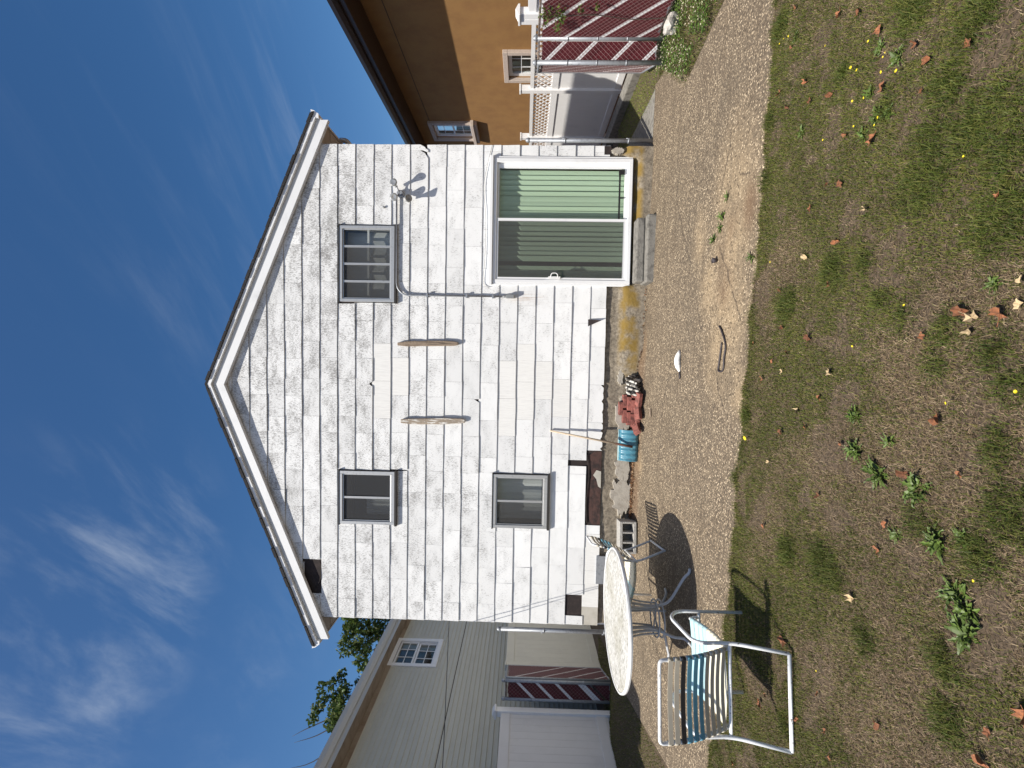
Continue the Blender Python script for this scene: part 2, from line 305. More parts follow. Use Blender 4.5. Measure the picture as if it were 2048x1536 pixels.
    e.elements[1].position = 0.66; e.elements[1].color = (0.15, 0.108, 0.07, 1); t.links.new(n1.outputs[0], rp.inputs[0])
    x = N(t, 'ShaderNodeMix', data_type='RGBA'); t.links.new(n2.outputs[0], x.inputs[0]); t.links.new(rp.outputs[0], x.inputs[6]); x.inputs[7].default_value = (0.08, 0.057, 0.036, 1)
    t.links.new(x.outputs[2], b.inputs['Base Color'])
    bp = N(t, 'ShaderNodeBump'); bp.inputs['Strength'].default_value = 0.9; bp.inputs['Distance'].default_value = 0.02
    t.links.new(n1.outputs[0], bp.inputs['Height']); t.links.new(bp.outputs[0], b.inputs['Normal']); MATS['soil'] = m
    # foundation: grey brown concrete, ochre lichen along the ledge, stains
    m = bpy.data.materials.new('foundation'); m.use_nodes = True; t = m.node_tree; b = t.nodes['Principled BSDF']; b.inputs['Roughness'].default_value = 0.95
    tc = N(t, 'ShaderNodeTexCoord'); P = tc.outputs['Object']
    n1 = N(t, 'ShaderNodeTexNoise'); n1.inputs['Scale'].default_value = 26; n1.inputs['Detail'].default_value = 9; n1.inputs['Roughness'].default_value = 0.7; t.links.new(P, n1.inputs['Vector'])
    rp = N(t, 'ShaderNodeValToRGB'); e = rp.color_ramp; e.elements[0].position = 0.34; e.elements[0].color = (0.11, 0.093, 0.07, 1); e.elements[1].position = 0.68; e.elements[1].color = (0.36, 0.31, 0.24, 1)
    t.links.new(n1.outputs[0], rp.inputs[0])
    sp = N(t, 'ShaderNodeSeparateXYZ'); t.links.new(P, sp.inputs[0])
    def rg(v, lo, hi):
        r = N(t, 'ShaderNodeMapRange', interpolation_type='SMOOTHSTEP'); r.inputs[1].default_value = lo; r.inputs[2].default_value = hi; t.links.new(v, r.inputs[0]); return r.outputs[0]
    n2 = N(t, 'ShaderNodeTexNoise'); n2.inputs['Scale'].default_value = 4.5; n2.inputs['Detail'].default_value = 6; t.links.new(P, n2.inputs['Vector'])
    lich = math_node(t, 'MULTIPLY', rg(sp.outputs['X'], 0.0, 0.6), math_node(t, 'MULTIPLY', rg(sp.outputs['Z'], 0.06, 0.15), math_node(t, 'SUBTRACT', 1.0, rg(sp.outputs['Z'], 0.33, 0.43))))
    lich = math_node(t, 'MULTIPLY', lich, rg(n2.outputs[0], 0.34, 0.56))
    x = N(t, 'ShaderNodeMix', data_type='RGBA'); t.links.new(math_node(t, 'MULTIPLY', lich, 0.85), x.inputs[0]); t.links.new(rp.outputs[0], x.inputs[6]); x.inputs[7].default_value = (0.23, 0.145, 0.018, 1)
    t.links.new(x.outputs[2], b.inputs['Base Color'])
    bp = N(t, 'ShaderNodeBump'); bp.inputs['Strength'].default_value = 0.7; bp.inputs['Distance'].default_value = 0.012; t.links.new(n1.outputs[0], bp.inputs['Height']); t.links.new(bp.outputs[0], b.inputs['Normal'])
    MATS['foundation'] = m
ground_materials()

# ------------------------------------------------------------------ mesh helpers
class MB:
    def __init__(s): s.v = []; s.f = []; s.smooth = []
    def face(s, pts, sm=False):
        n = len(s.v); s.v += [tuple(p) for p in pts]; s.f.append(tuple(range(n, n + len(pts)))); s.smooth.append(sm)
    def box(s, a, b, rot=None, piv=None):
        x0, y0, z0 = a; x1, y1, z1 = b
        P = [(x0, y0, z0), (x1, y0, z0), (x1, y1, z0), (x0, y1, z0), (x0, y0, z1), (x1, y0, z1), (x1, y1, z1), (x0, y1, z1)]
        if rot is not None:
            c = Vector(piv if piv is not None else ((x0 + x1) / 2, (y0 + y1) / 2, (z0 + z1) / 2)); P = [tuple(rot @ (Vector(p) - c) + c) for p in P]
        n = len(s.v); s.v += P
        for q in ((0, 3, 2, 1), (4, 5, 6, 7), (0, 1, 5, 4), (1, 2, 6, 5), (2, 3, 7, 6), (3, 0, 4, 7)): s.f.append(tuple(n + i for i in q)); s.smooth.append(False)
        return s
    def prism(s, poly, fr, bk):                 # poly: list of 2D; fr/bk map 2D -> 3D
        a = [fr(p) for p in poly]; b = [bk(p) for p in poly]; k = len(poly); n = len(s.v); s.v += a + b
        s.f.append(tuple(n + i for i in range(k))); s.smooth.append(False)
        s.f.append(tuple(n + k + i for i in reversed(range(k)))); s.smooth.append(False)
        for i in range(k):
            j = (i + 1) % k; s.f.append((n + j, n + i, n + k + i, n + k + j)); s.smooth.append(False)
        return s
    def tube(s, pts, r, seg=8, cap=True):
        pts = [Vector(p) for p in pts]; n0 = len(s.v); k = len(pts)
        rr = r if isinstance(r, (list, tuple)) else [r] * k
        t = (pts[1] - pts[0]).normalized(); up = Vector((0, 0, 1)) if abs(t.z) < 0.9 else Vector((1, 0, 0))
        u = t.cross(up).normalized()
        for i, p in enumerate(pts):
            a = pts[max(i - 1, 0)]; b = pts[min(i + 1, k - 1)]; t = (b - a)
            t = t.normalized() if t.length > 1e-9 else Vector((0, 0, 1))
            u = (u - t * u.dot(t)); u = u.normalized() if u.length > 1e-6 else t.orthogonal().normalized(); v = t.cross(u)
            for j in range(seg):
                an = 2 * math.pi * j / seg; s.v.append(tuple(p + (u * math.cos(an) + v * math.sin(an)) * rr[i]))
        for i in range(k - 1):
            for j in range(seg):
                j2 = (j + 1) % seg; s.f.append((n0 + i * seg + j, n0 + i * seg + j2, n0 + (i + 1) * seg + j2, n0 + (i + 1) * seg + j)); s.smooth.append(True)
        if cap:
            s.f.append(tuple(n0 + j for j in reversed(range(seg)))); s.smooth.append(False)
            s.f.append(tuple(n0 + (k - 1) * seg + j for j in range(seg))); s.smooth.append(False)
        return s
    def lathe(s, prof, seg, M):                 # prof: list of (r, z)
        n0 = len(s.v)
        for r, z in prof:
            for j in range(seg):
                a = 2 * math.pi * j / seg; s.v.append(tuple(M @ Vector((r * math.cos(a), r * math.sin(a), z))))
        for i in range(len(prof) - 1):
            for j in range(seg):
                j2 = (j + 1) % seg; s.f.append((n0 + i * seg + j, n0 + i * seg + j2, n0 + (i + 1) * seg + j2, n0 + (i + 1) * seg + j)); s.smooth.append(True)
        s.f.append(tuple(n0 + j for j in reversed(range(seg)))); s.smooth.append(False)
        s.f.append(tuple(n0 + (len(prof) - 1) * seg + j for j in range(seg))); s.smooth.append(False)
        return s
    def mesh(s, name):
        me = bpy.data.meshes.new(name); me.from_pydata(s.v, [], s.f)
        me.polygons.foreach_set('use_smooth', s.smooth); me.update(); return me
    def build(s, name, mat, parent=None, bevel=0.0, recalc=True):
        me = s.mesh(name)
        if recalc:
            import bmesh
            bm = bmesh.new(); bm.from_mesh(me); bmesh.ops.recalc_face_normals(bm, faces=bm.faces); bm.to_mesh(me); bm.free()
        return link(name, me, mat, parent, bevel)
def link(name, me, mat, parent=None, bevel=0.0):
    o = bpy.data.objects.new(name, me)
    if mat is not None and not me.materials: me.materials.append(MATS[mat])
    COL.objects.link(o)
    if parent is not None: o.parent = parent
    if bevel:
        md = o.modifiers.new('bevel', 'BEVEL'); md.width = bevel; md.segments = 2; md.limit_method = 'ANGLE'
    return o
def tag(o, label=None, cat=None, group=None, kind=None):
    for k, v in (('label', label), ('category', cat), ('group', group), ('kind', kind)):
        if v: o[k] = v
    return o
def empty(name, loc, rz=0.0, label=None, cat=None, group=None):
    o = bpy.data.objects.new(name, None); COL.objects.link(o); o.location = loc; o.rotation_euler = (0, 0, rz); o.empty_display_size = 0.1
    return tag(o, label, cat, group)
def copy_tree(o, parent=None):
    c = o.copy(); COL.objects.link(c)
    if parent is not None: c.parent = parent
    for ch in list(o.children): copy_tree(ch, c)
    return c
def smooth_path(pts, n=6):                       # Catmull-Rom through points
    P = [Vector(p) for p in pts]; out = []
    for i in range(len(P) - 1):
        a = P[i - 1] if i else P[0] * 2 - P[1]; b, c = P[i], P[i + 1]; d = P[i + 2] if i + 2 < len(P) else P[-1] * 2 - P[-2]
        for k in range(n):
            t = k / n; out.append(0.5 * ((2 * b) + (c - a) * t + (2 * a - 5 * b + 4 * c - d) * t * t + (3 * b - a - 3 * c + d) * t ** 3))
    return out + [P[-1]]
def rounded(pts, r=0.06, n=5):                   # polyline with rounded corners
    P = [Vector(p) for p in pts]; out = [P[0]]
    for i in range(1, len(P) - 1):
        a, b, c = P[i - 1], P[i], P[i + 1]; r1 = min(r, (a - b).length * 0.49, (c - b).length * 0.49)
        s = b + (a - b).normalized() * r1; e = b + (c - b).normalized() * r1
        for k in range(n + 1):
            t = k / n; out.append(s * (1 - t) ** 2 + b * 2 * t * (1 - t) + e * t * t)
    return out + [P[-1]]
def clip(poly, a, b, c):                         # keep a*x + b*y <= c
    out = []
    for i in range(len(poly)):
        p, q = poly[i], poly[(i + 1) % len(poly)]; dp = a * p[0] + b * p[1] - c; dq = a * q[0] + b * q[1] - c
        if dp <= 0: out.append(p)
        if (dp < 0 < dq) or (dq < 0 < dp):
            t = dp / (dp - dq); out.append((p[0] + (q[0] - p[0]) * t, p[1] + (q[1] - p[1]) * t))
    return out
def area(poly): return 0.5 * abs(sum(poly[i][0] * poly[(i + 1) % len(poly)][1] - poly[(i + 1) % len(poly)][0] * poly[i][1] for i in range(len(poly))))
def subtract(rects, hole):
    out = []; hx0, hx1, hz0, hz1 = hole
    for x0, x1, z0, z1 in rects:
        if hx1 <= x0 or hx0 >= x1 or hz1 <= z0 or hz0 >= z1: out.append((x0, x1, z0, z1)); continue
        if x0 < hx0: out.append((x0, hx0, z0, z1))
        if hx1 < x1: out.append((hx1, x1, z0, z1))
        a, b = max(x0, hx0), min(x1, hx1)
        if z0 < hz0: out.append((a, b, z0, hz0))
        if hz1 < z1: out.append((a, b, hz1, z1))
    return out
def clamp01(t): return np.clip(t, 0.0, 1.0)
def sstep(t): t = clamp01(t); return t * t * (3 - 2 * t)

# ------------------------------------------------------------------ ground
EX = np.array([-9, -4.5, -3.19, -1.618, -1.072, -0.543, -0.147, 0.398, 0.884, 1.464, 1.808, 2.287, 2.712, 3.19, 4.5, 9])
EY = np.array([-2.1, -2.78, -2.945, -3.185, -3.215, -3.235, -3.294, -3.335, -3.379, -3.452, -3.462, -3.499, -3.537, -3.54, -3.6, -3.8])
def edge(x): return np.interp(x, EX, EY) + 0.018 * np.sin(np.asarray(x) * 9.1) + 0.012 * np.sin(np.asarray(x) * 23.7 + 1)
def xl(y): return -4.77 - 0.225 * np.asarray(y)
def xr(y): return np.interp(y, [-4, -1.45, -0.46, 0.1], [4.10, 3.77, 4.50, 4.60])
def gz(x, y):                                     # surface height of paving and lawn
    x = np.asarray(x, float); y = np.asarray(y, float)
    t = clamp01((y + 3.4) / 3.4)
    z = (0.035 - 0.021 * np.clip(x, -4.5, 4.5)) * t
    z = z + 0.055 * sstep((y + 0.32) / 0.26) * sstep((x + 2.8) / 0.4) * sstep((0.75 - x) / 0.4) * (y < 0.5)
    z = z + 0.13 * sstep((-4.95 - x) / 0.9) * sstep((1.3 - y) / 1.0)
    return z
def vnoise(x, y, s, seed=0):                      # cheap smooth value noise for numpy arrays
    x = np.asarray(x) * s + seed * 17.3 + 400; y = np.asarray(y) * s + seed * 9.7 + 400
    xi = np.floor(x).astype(int); yi = np.floor(y).astype(int); fx = x - xi; fy = y - yi
    T = np.random.default_rng(seed + 99).random((256, 256))
    fx = fx * fx * (3 - 2 * fx); fy = fy * fy * (3 - 2 * fy)
    g = lambda a, b: T[a % 256, b % 256]
    return (g(xi, yi) * (1 - fx) + g(xi + 1, yi) * fx) * (1 - fy) + (g(xi, yi + 1) * (1 - fx) + g(xi + 1, yi + 1) * fx) * fy
def fbm(x, y, s, seed=0): return (vnoise(x, y, s, seed) * 0.5 + vnoise(x, y, s * 2.1, seed + 1) * 0.3 + vnoise(x, y, s * 4.3, seed + 2) * 0.2)

def grid_mesh(name, X, Y, Z, mat, skirt=0.0, wear=None):
    ny, nx = X.shape; V = np.stack([X, Y, Z], -1).reshape(-1, 3)
    idx = np.arange(nx * ny).reshape(ny, nx)
    F = np.stack([idx[:-1, :-1], idx[:-1, 1:], idx[1:, 1:], idx[1:, :-1]], -1).reshape(-1, 4)
    if skirt:
        ring = np.concatenate([idx[0, :], idx[1:, -1], idx[-1, -2::-1], idx[-2:0:-1, 0]])
        low = V[ring].copy(); low[:, 2] -= skirt; b0 = len(V); V = np.concatenate([V, low]); k = len(ring); i = np.arange(k); j = (i + 1) % k
        F = np.concatenate([F, np.stack([ring[j], ring[i], b0 + i, b0 + j], -1)])
    me = bpy.data.meshes.new(name); me.vertices.add(len(V)); me.vertices.foreach_set('co', V.astype(np.float32).ravel())
    me.loops.add(F.size); me.loops.foreach_set('vertex_index', F.astype(np.int32).ravel()); me.polygons.add(len(F))
    me.polygons.foreach_set('loop_start', np.arange(0, F.size, 4, dtype=np.int32)); me.polygons.foreach_set('loop_total', np.full(len(F), 4, np.int32))
    me.polygons.foreach_set('use_smooth', np.ones(len(F), bool))
    if wear is not None:
        a = me.attributes.new('wear', 'FLOAT_COLOR', 'POINT'); wv = np.zeros((len(V), 4), np.float32); wv[:nx * ny, :3] = wear.reshape(-1, 3); wv[:, 3] = 1
        a.data.foreach_set('color', wv.ravel())
    me.update(); me.validate(); o = link(name, me, mat); return o

earth = MB(); earth.face([(-400, -400, -0.35), (400, -400, -0.35), (400, 400, -0.35), (-400, 400, -0.35)])
tag(earth.build('ground', 'soil'), kind='structure')
gx, gy = np.meshgrid(np.linspace(-9, 9, 361), np.linspace(-9, 14, 461))
lz = gz(gx, gy) - 0.018 + (fbm(gx, gy, 2.2, 3) - 0.5) * 0.03 * (gy < -2.2)
tag(grid_mesh('lawn', gx, gy, lz, 'soil', 0.3), kind='structure')

# cracks and wear of the patio, measured on the ground
def poly_dist(px, py, pts):
    d = np.full(px.shape, 9.0)
    for (ax, ay), (bx, by) in zip(pts[:-1], pts[1:]):
        vx, vy = bx - ax, by - ay; L = vx * vx + vy * vy + 1e-9
        t = clamp01(((px - ax) * vx + (py - ay) * vy) / L); d = np.minimum(d, np.hypot(px - ax - t * vx, py - ay - t * vy))
    return d
CR_PIX = [[(1365, 250), (1352, 400), (1374, 500), (1362, 525)], [(1374, 500), (1382, 528)], [(1405, 590), (1396, 610), (1402, 660), (1408, 650)],
          [(1440, 495), (1447, 520), (1465, 580), (1480, 640)], [(1432, 735), (1441, 790), (1447, 812)], [(1345, 720), (1330, 800), (1325, 880), (1318, 960)],
          [(1310, 1000), (1312, 1100), (1313, 1180)], [(1360, 905), (1352, 940)], [(1440, 390), (1458, 300), (1462, 260)], [(1500, 345), (1478, 346)],
          [(1421, 843), (1432, 810)], [(1395, 300), (1378, 420), (1374, 500)], [(1343, 1290), (1346, 1400)]]
s_, t_ = np.meshgrid(np.linspace(0, 1, 440), np.linspace(0, 1, 200))
y0 = -3.3 + 3.36 * t_; px_ = xl(y0) + (xr(y0) - xl(y0)) * s_; py_ = edge(px_) + (0.05 - edge(px_)) * t_
crack = np.zeros_like(px_)
wob = (fbm(px_, py_, 9, 21) - 0.5) * 0.07; wob2 = (fbm(px_, py_, 9, 31) - 0.5) * 0.07
for c in CR_PIX:
    d = poly_dist(px_ + wob, py_ + wob2, [on_ground(*p) for p in c]); crack = np.maximum(crack, sstep(1 - d / 0.016))
sandy = np.zeros_like(px_)
for (x, y), r in (((1455, 620), 0.75), ((1462, 480), 0.7), ((1440, 700), 0.55), ((1470, 380), 0.7), ((1400, 480), 0.35), ((1480, 780), 0.3), ((1420, 580), 0.4), ((1275, 1000), 0.22), ((1288, 930), 0.2), ((1290, 700), 0.25)):
    cx, cy = on_ground(x, y); sandy = np.maximum(sandy, sstep(1 - np.hypot((px_ - cx) * 0.75, (py_ - cy)) / r))
sandy = sandy * (0.5 + 0.8 * fbm(px_, py_, 2.5, 41))
dirt = sstep((py_ + 0.30) / 0.14) * sstep((px_ + 2.7) / 0.3) * sstep((1.1 - px_) / 0.5) * (0.45 + 0.6 * fbm(px_, py_, 5, 51))
cx, cy = on_ground(1452, 470); dirt = np.maximum(dirt, 0.9 * sstep(1 - np.hypot((px_ - cx) * 0.8, py_ - cy - 0.15 * np.sin(px_ * 6)) / 0.28) * fbm(px_, py_, 7, 61))
cx, cy = on_ground(1500, 410); dirt = np.maximum(dirt, 0.9 * sstep(1 - np.hypot((px_ - cx) * 0.6, py_ - cy) / 0.2))
cx, cy = on_ground(1448, 565); dirt = np.maximum(dirt, 1.1 * sstep(1 - np.hypot((px_ - cx) * 0.7, py_ - cy) / 0.26) * fbm(px_, py_, 8, 66))
pz = gz(px_, py_) + (fbm(px_, py_, 1.1, 71) - 0.5) * 0.014 - 0.006 * crack
tag(grid_mesh('patio', px_, py_, pz, 'exposed_aggregate', 0.12, np.stack([crack, sandy, dirt], -1)), kind='structure')
def slab(name, x0, x1, y0, y1, mat, dz=0.0, nx=30, ny=60, sk=0.1):
    X, Y = np.meshgrid(np.linspace(x0, x1, nx), np.linspace(y0, y1, ny)); Z = gz(X, Y) + dz + (fbm(X, Y, 1.5, 81) - 0.5) * 0.012
    return tag(grid_mesh(name, X, Y, Z, mat, sk), kind='structure')
slab('side_path', 3.67, 4.55, 0.056, 11.0, 'old_concrete', -0.004)
slab('side_path', -4.85, -3.67, 0.056, 11.0, 'old_concrete', -0.004)
kb = MB(); kb.box((5.35, 0.9, -0.1), (5.62, 9.5, 0.07)); tag(kb.build('kerb', 'old_concrete', bevel=0.02), kind='structure')

# ------------------------------------------------------------------ the white house
house = empty('white_house', (0, 0, 0), 0, 'white two-storey gabled house with worn weathered shingle siding and sliding door', 'house')
HX, ZB, EZ, AP = 3.66, 0.60, 4.985, 6.62          # half width, siding bottom, eave, apex of the wall
SL = 0.408
UR = (1.304, 2.452, 3.817, 4.662); UL = (-2.149, -1.313, 3.796, 4.66); LLW = (-2.149, -1.312, 1.421, 2.261); DOOR = (1.619, 3.471, 0.254, 2.33)
OPEN = [UR, UL, LLW, DOOR]
# wall behind the shingles
mb = MB()
rects = [(-HX, HX, 0.61, 5.0)]
for h in OPEN: rects = subtract(rects, (h[0] + 0.03, h[1] - 0.03, h[2] + 0.03, h[3] - 0.03))
for x0, x1, z0, z1 in rects: mb.box((x0, 0.0, z0), (x1, 0.10, z1))
mb.prism([(-HX, 5.0), (HX, 5.0), (0, AP - 0.05)], lambda p: (p[0], 0.0, p[1]), lambda p: (p[0], 0.10, p[1]))
mb.build('wall', 'felt', house)
for sx in (-1, 1):
    b = MB(); b.box((sx * HX - 0.06, 0.10, -0.2), (sx * HX + 0.06, 9.0, 5.0)) if sx < 0 else b.box((HX - 0.12, 0.10, -0.2), (HX, 9.0, 5.0))
    b.build('side_wall', 'white_trim', house)
b = MB(); b.box((-HX, 9.0, -0.2), (HX, 9.1, 5.0)); b.prism([(-HX, 5.0), (HX, 5.0), (0, AP - 0.05)], lambda p: (p[0], 9.0, p[1]), lambda p: (p[0], 9.1, p[1])); b.build('rear_wall', 'white_trim', house)
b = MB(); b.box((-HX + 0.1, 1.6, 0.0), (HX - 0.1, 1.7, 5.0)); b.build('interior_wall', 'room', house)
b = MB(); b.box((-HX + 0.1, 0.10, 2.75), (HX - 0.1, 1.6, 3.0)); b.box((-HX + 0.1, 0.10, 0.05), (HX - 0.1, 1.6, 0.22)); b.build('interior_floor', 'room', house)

# shingles, each its own piece
E_ = 0.2767; Wd = 0.58
CLEAN = {(3, 0.68), (3, 0.12), (4, 0.43), (10, 0.44), (10, -0.14), (11, 0.69), (11, 0.10), (12, 0.437), (13, 0.173)}
MISSING = [(-3.293, -2.742, 4.96, 5.235), (-3.53, -3.193, 0.845, 1.10), (-2.085, -0.915, 0.55, 0.83), (-1.162, -1.07, 0.83, 1.115)]
NOTCH = {}
def put_shingle(poly, zt, mat, lift, warp):
    pm = MB()
    zb = min(p[1] for p in poly); h = max(0.05, zt - zb); xm = sum(p[0] for p in poly) / len(poly)
    def yf(p): return -(0.0065 + (0.0115 + lift) * (zt - p[1]) / E_ + warp * (p[0] - xm) * (zt - p[1]) / E_)
    pm.prism(poly, lambda p: (p[0], yf(p), p[1]), lambda p: (p[0], yf(p) + 0.0065, p[1]))
    pm.build('shingle', mat, house)
rs = random.Random(11)
for k in range(-6, 16):
    ztop = EZ - k * E_; zbot = ztop - E_
    if k == 15: zbot = ZB - 0.005
    ph = (0.437 if k % 2 == 0 else 0.69) + rs.uniform(-0.02, 0.02)
    if k == 13: ph = 0.173
    j = [ph + n * Wd for n in range(-9, 8)]; j = [x for x in j if -HX < x < HX]
    if j[0] + HX < 0.07: j = j[1:]
    if HX - j[-1] < 0.07: j = j[:-1]
    js = [-HX - 0.012] + j + [HX + 0.012]
    for x0, x1 in zip(js[:-1], js[1:]):
        sag = rs.uniform(-0.004, 0.004)
        rects = [(x0 + 0.0012, x1 - 0.0012, zbot + sag, ztop + 0.014)]
        hole_hit = False
        for h in OPEN: rects = subtract(rects, (h[0] - 0.012, h[1] + 0.012, h[2] - 0.012, h[3] + 0.012))
        for h in MISSING: rects = subtract(rects, h)
        mat = 'old_shingle'
        for ck, cx in CLEAN:
            if ck == k and abs(x1 - cx) < 0.12: mat = 'new_shingle'
        if k == 15 and x1 < -2.0: mat = 'new_shingle' if x1 > -3.0 else 'tan_board'
        lift = rs.choice([0, 0, 0, 0.001, 0.003, 0.005]); warp = rs.choice([0, 0, 0, rs.uniform(-0.01, 0.01), rs.uniform(-0.018, 0.018)])
        if mat != 'old_shingle': lift = 0.003; warp = 0
        for r in rects:
            if r[1] - r[0] < 0.02 or r[3] - r[2] < 0.03: continue
            n = 3 if (r[1] - r[0]) > 0.3 else 1            # slightly uneven lower edge
            low = [(r[0] + (r[1] - r[0]) * i / n, r[2] + (rs.uniform(-0.003, 0.003) if 0 < i < n else 0)) for i in range(n + 1)]
            if k == 15 and -0.95 < r[0] < 0.0:             # broken bottom edge near the snow shovel
                low = [(r[0] + (r[1] - r[0]) * i / 14, r[2] + max(0, rs.uniform(-0.03, 0.04))) for i in range(15)]
            poly = low + [(r[1], r[3]), (r[0], r[3])]
            if k == 3 and r[0] < 0.05 < r[1]: pass
            if k == 2 and r[0] - 0.02 < 0.045 < r[1] and mat == 'old_shingle':
                poly = [(r[0], r[2]), (max(r[0], 0.005), r[2]), (0.045, r[2] + 0.055), (0.09, r[2]), (r[1], r[2]), (r[1], r[3]), (r[0], r[3])]
            if k == 8 and r[0] < -0.16 < r[1]:
                poly = [(r[0], r[2]), (-0.21, r[2]), (-0.16, r[2] + 0.085), (-0.11, r[2] + 0.06), (-0.09, r[2]), (r[1], r[2]), (r[1], r[3]), (r[0], r[3])]
            if k == 5 and r[1] > HX - 0.1:
                poly = [(r[0], r[2]), (r[1] - 0.12, r[2]), (r[1] - 0.04, r[2] + 0.05), (r[1], r[2] + 0.12), (r[1], r[3]), (r[0], r[3])]
            poly = clip(poly, SL, 1.0, AP - 0.10); poly = clip(poly, -SL, 1.0, AP - 0.10)
            if len(poly) >= 3 and area(poly) > 0.004: put_shingle(poly, ztop, mat, lift, warp)
# exposed sheathing where the bottom course is gone, torn felt, loose flaps
b = MB()
b.prism([(-2.08, 0.60), (-0.93, 0.60), (-0.93, 0.70), (-1.0, 0.80), (-1.3, 0.74), (-1.62, 0.81), (-2.0, 0.76), (-2.08, 0.72)], lambda p: (p[0], -0.004, p[1]), lambda p: (p[0], 0.004, p[1]))
b.build('exposed_sheathing', 'bare_sheathing', house)
b = MB(); b.prism([(-1.50, 0.60), (-1.24, 0.60), (-1.22, 0.67), (-1.30, 0.72), (-1.36, 0.67), (-1.47, 0.64)], lambda p: (p[0], -0.009, p[1]), lambda p: (p[0], -0.003, p[1])); b.build('torn_board', 'tan_board', house)
b = MB(); b.tube(smooth_path([(-3.20, -0.006, 5.05), (-3.08, -0.02, 4.985), (-2.9, -0.012, 4.975), (-2.78, -0.006, 4.99)], 4), 0.004, 5); b.tube(smooth_path([(-2.05, -0.012, 0.80), (-1.7, -0.02, 0.815), (-1.3, -0.014, 0.79), (-0.98, -0.02, 0.82)], 4), 0.006, 5); b.build('torn_felt_edge', 'felt', house)
b = MB(); b.face([(0.985, -0.022, 0.86), (1.09, -0.022, 0.86), (1.075, -0.07, 0.67)]); b.face([(1.09, -0.022, 0.86), (1.0, -0.035, 0.83), (1.075, -0.07, 0.67)]); b.build('torn_flap', 'felt', house)

# foundation: plinth, projecting ledge under the door end, cracks as real gaps, parging patches
fb = MB()
nx, nz_ = 150, 14
X, Zg = np.meshgrid(np.linspace(-HX + 0.01, HX - 0.01, nx), np.linspace(-0.15, 0.62, nz_))
led = sstep((X - 0.05) / 0.5) * sstep((0.40 - Zg) / 0.07)
Yf = 0.02 - 0.075 * led + (fbm(X, Zg, 5, 5) - 0.5) * 0.035
crk = poly_dist(X + (fbm(X, Zg, 14, 6) - .5) * 0.06, Zg + (fbm(X, Zg, 14, 7) - .5) * 0.06, [(3.6, 0.24), (2.9, 0.22), (2.2, 0.24), (1.55, 0.30), (0.7, 0.33), (-0.2, 0.40), (-1.6, 0.46), (-2.6, 0.3)])
Yf = Yf + 0.02 * sstep(1 - crk / 0.03) + 0.09 * ((X > DOOR[0] - 0.02) & (X < DOOR[1] + 0.02) & (Zg > 0.165))
Zg = np.where((X > DOOR[0] - 0.01) & (X < DOOR[1] + 0.01), np.minimum(Zg, 0.232), Zg)
fo = grid_mesh('foundation', X, Yf, Zg, 'foundation'); fo.parent = house
b = MB(); b.box((-HX + 0.01, 0.12, -0.2), (HX - 0.12, 0.14, 0.24)); b.build('foundation_core', 'foundation', house)
def blob(mb, cx, cz, rx, rz, n, rng, y0, y1):
    pts = [(cx + rx * math.cos(a) * rng.uniform(0.68, 1.12), cz + rz * max(-0.8, math.sin(a)) * rng.uniform(0.68, 1.12)) for a in [2 * math.pi * i / n for i in range(n)]]
    mb.prism(pts, lambda p: (p[0], y0, p[1]), lambda p: (p[0], y1, p[1]))
rg_ = random.Random(4)
for cx, cz, rx, rz in ((-1.15, 0.26, 0.28, 0.13), (-1.62, 0.27, 0.33, 0.17), (-0.35, 0.27, 0.28, 0.14), (3.585, 0.48, 0.05, 0.10), (0.22, 0.34, 0.12, 0.05)):
    b = MB(); blob(b, cx, cz, rx, rz, 34, rg_, (-0.016 if cx < 0.5 else -0.045) - 0.003 * abs(cx), 0.03); b.build('parging_patch', 'parging', house, bevel=0.004)
b = MB(); b.box((-3.0, -0.035, 0.36), (-2.56, -0.012, 0.64)); b.build('grey_panel', 'galvanised', house)
b = MB(); b.box((3.54, -0.02, 0.58), (3.665, 0.02, 0.68)); b.build('torn_corner', 'felt', house)

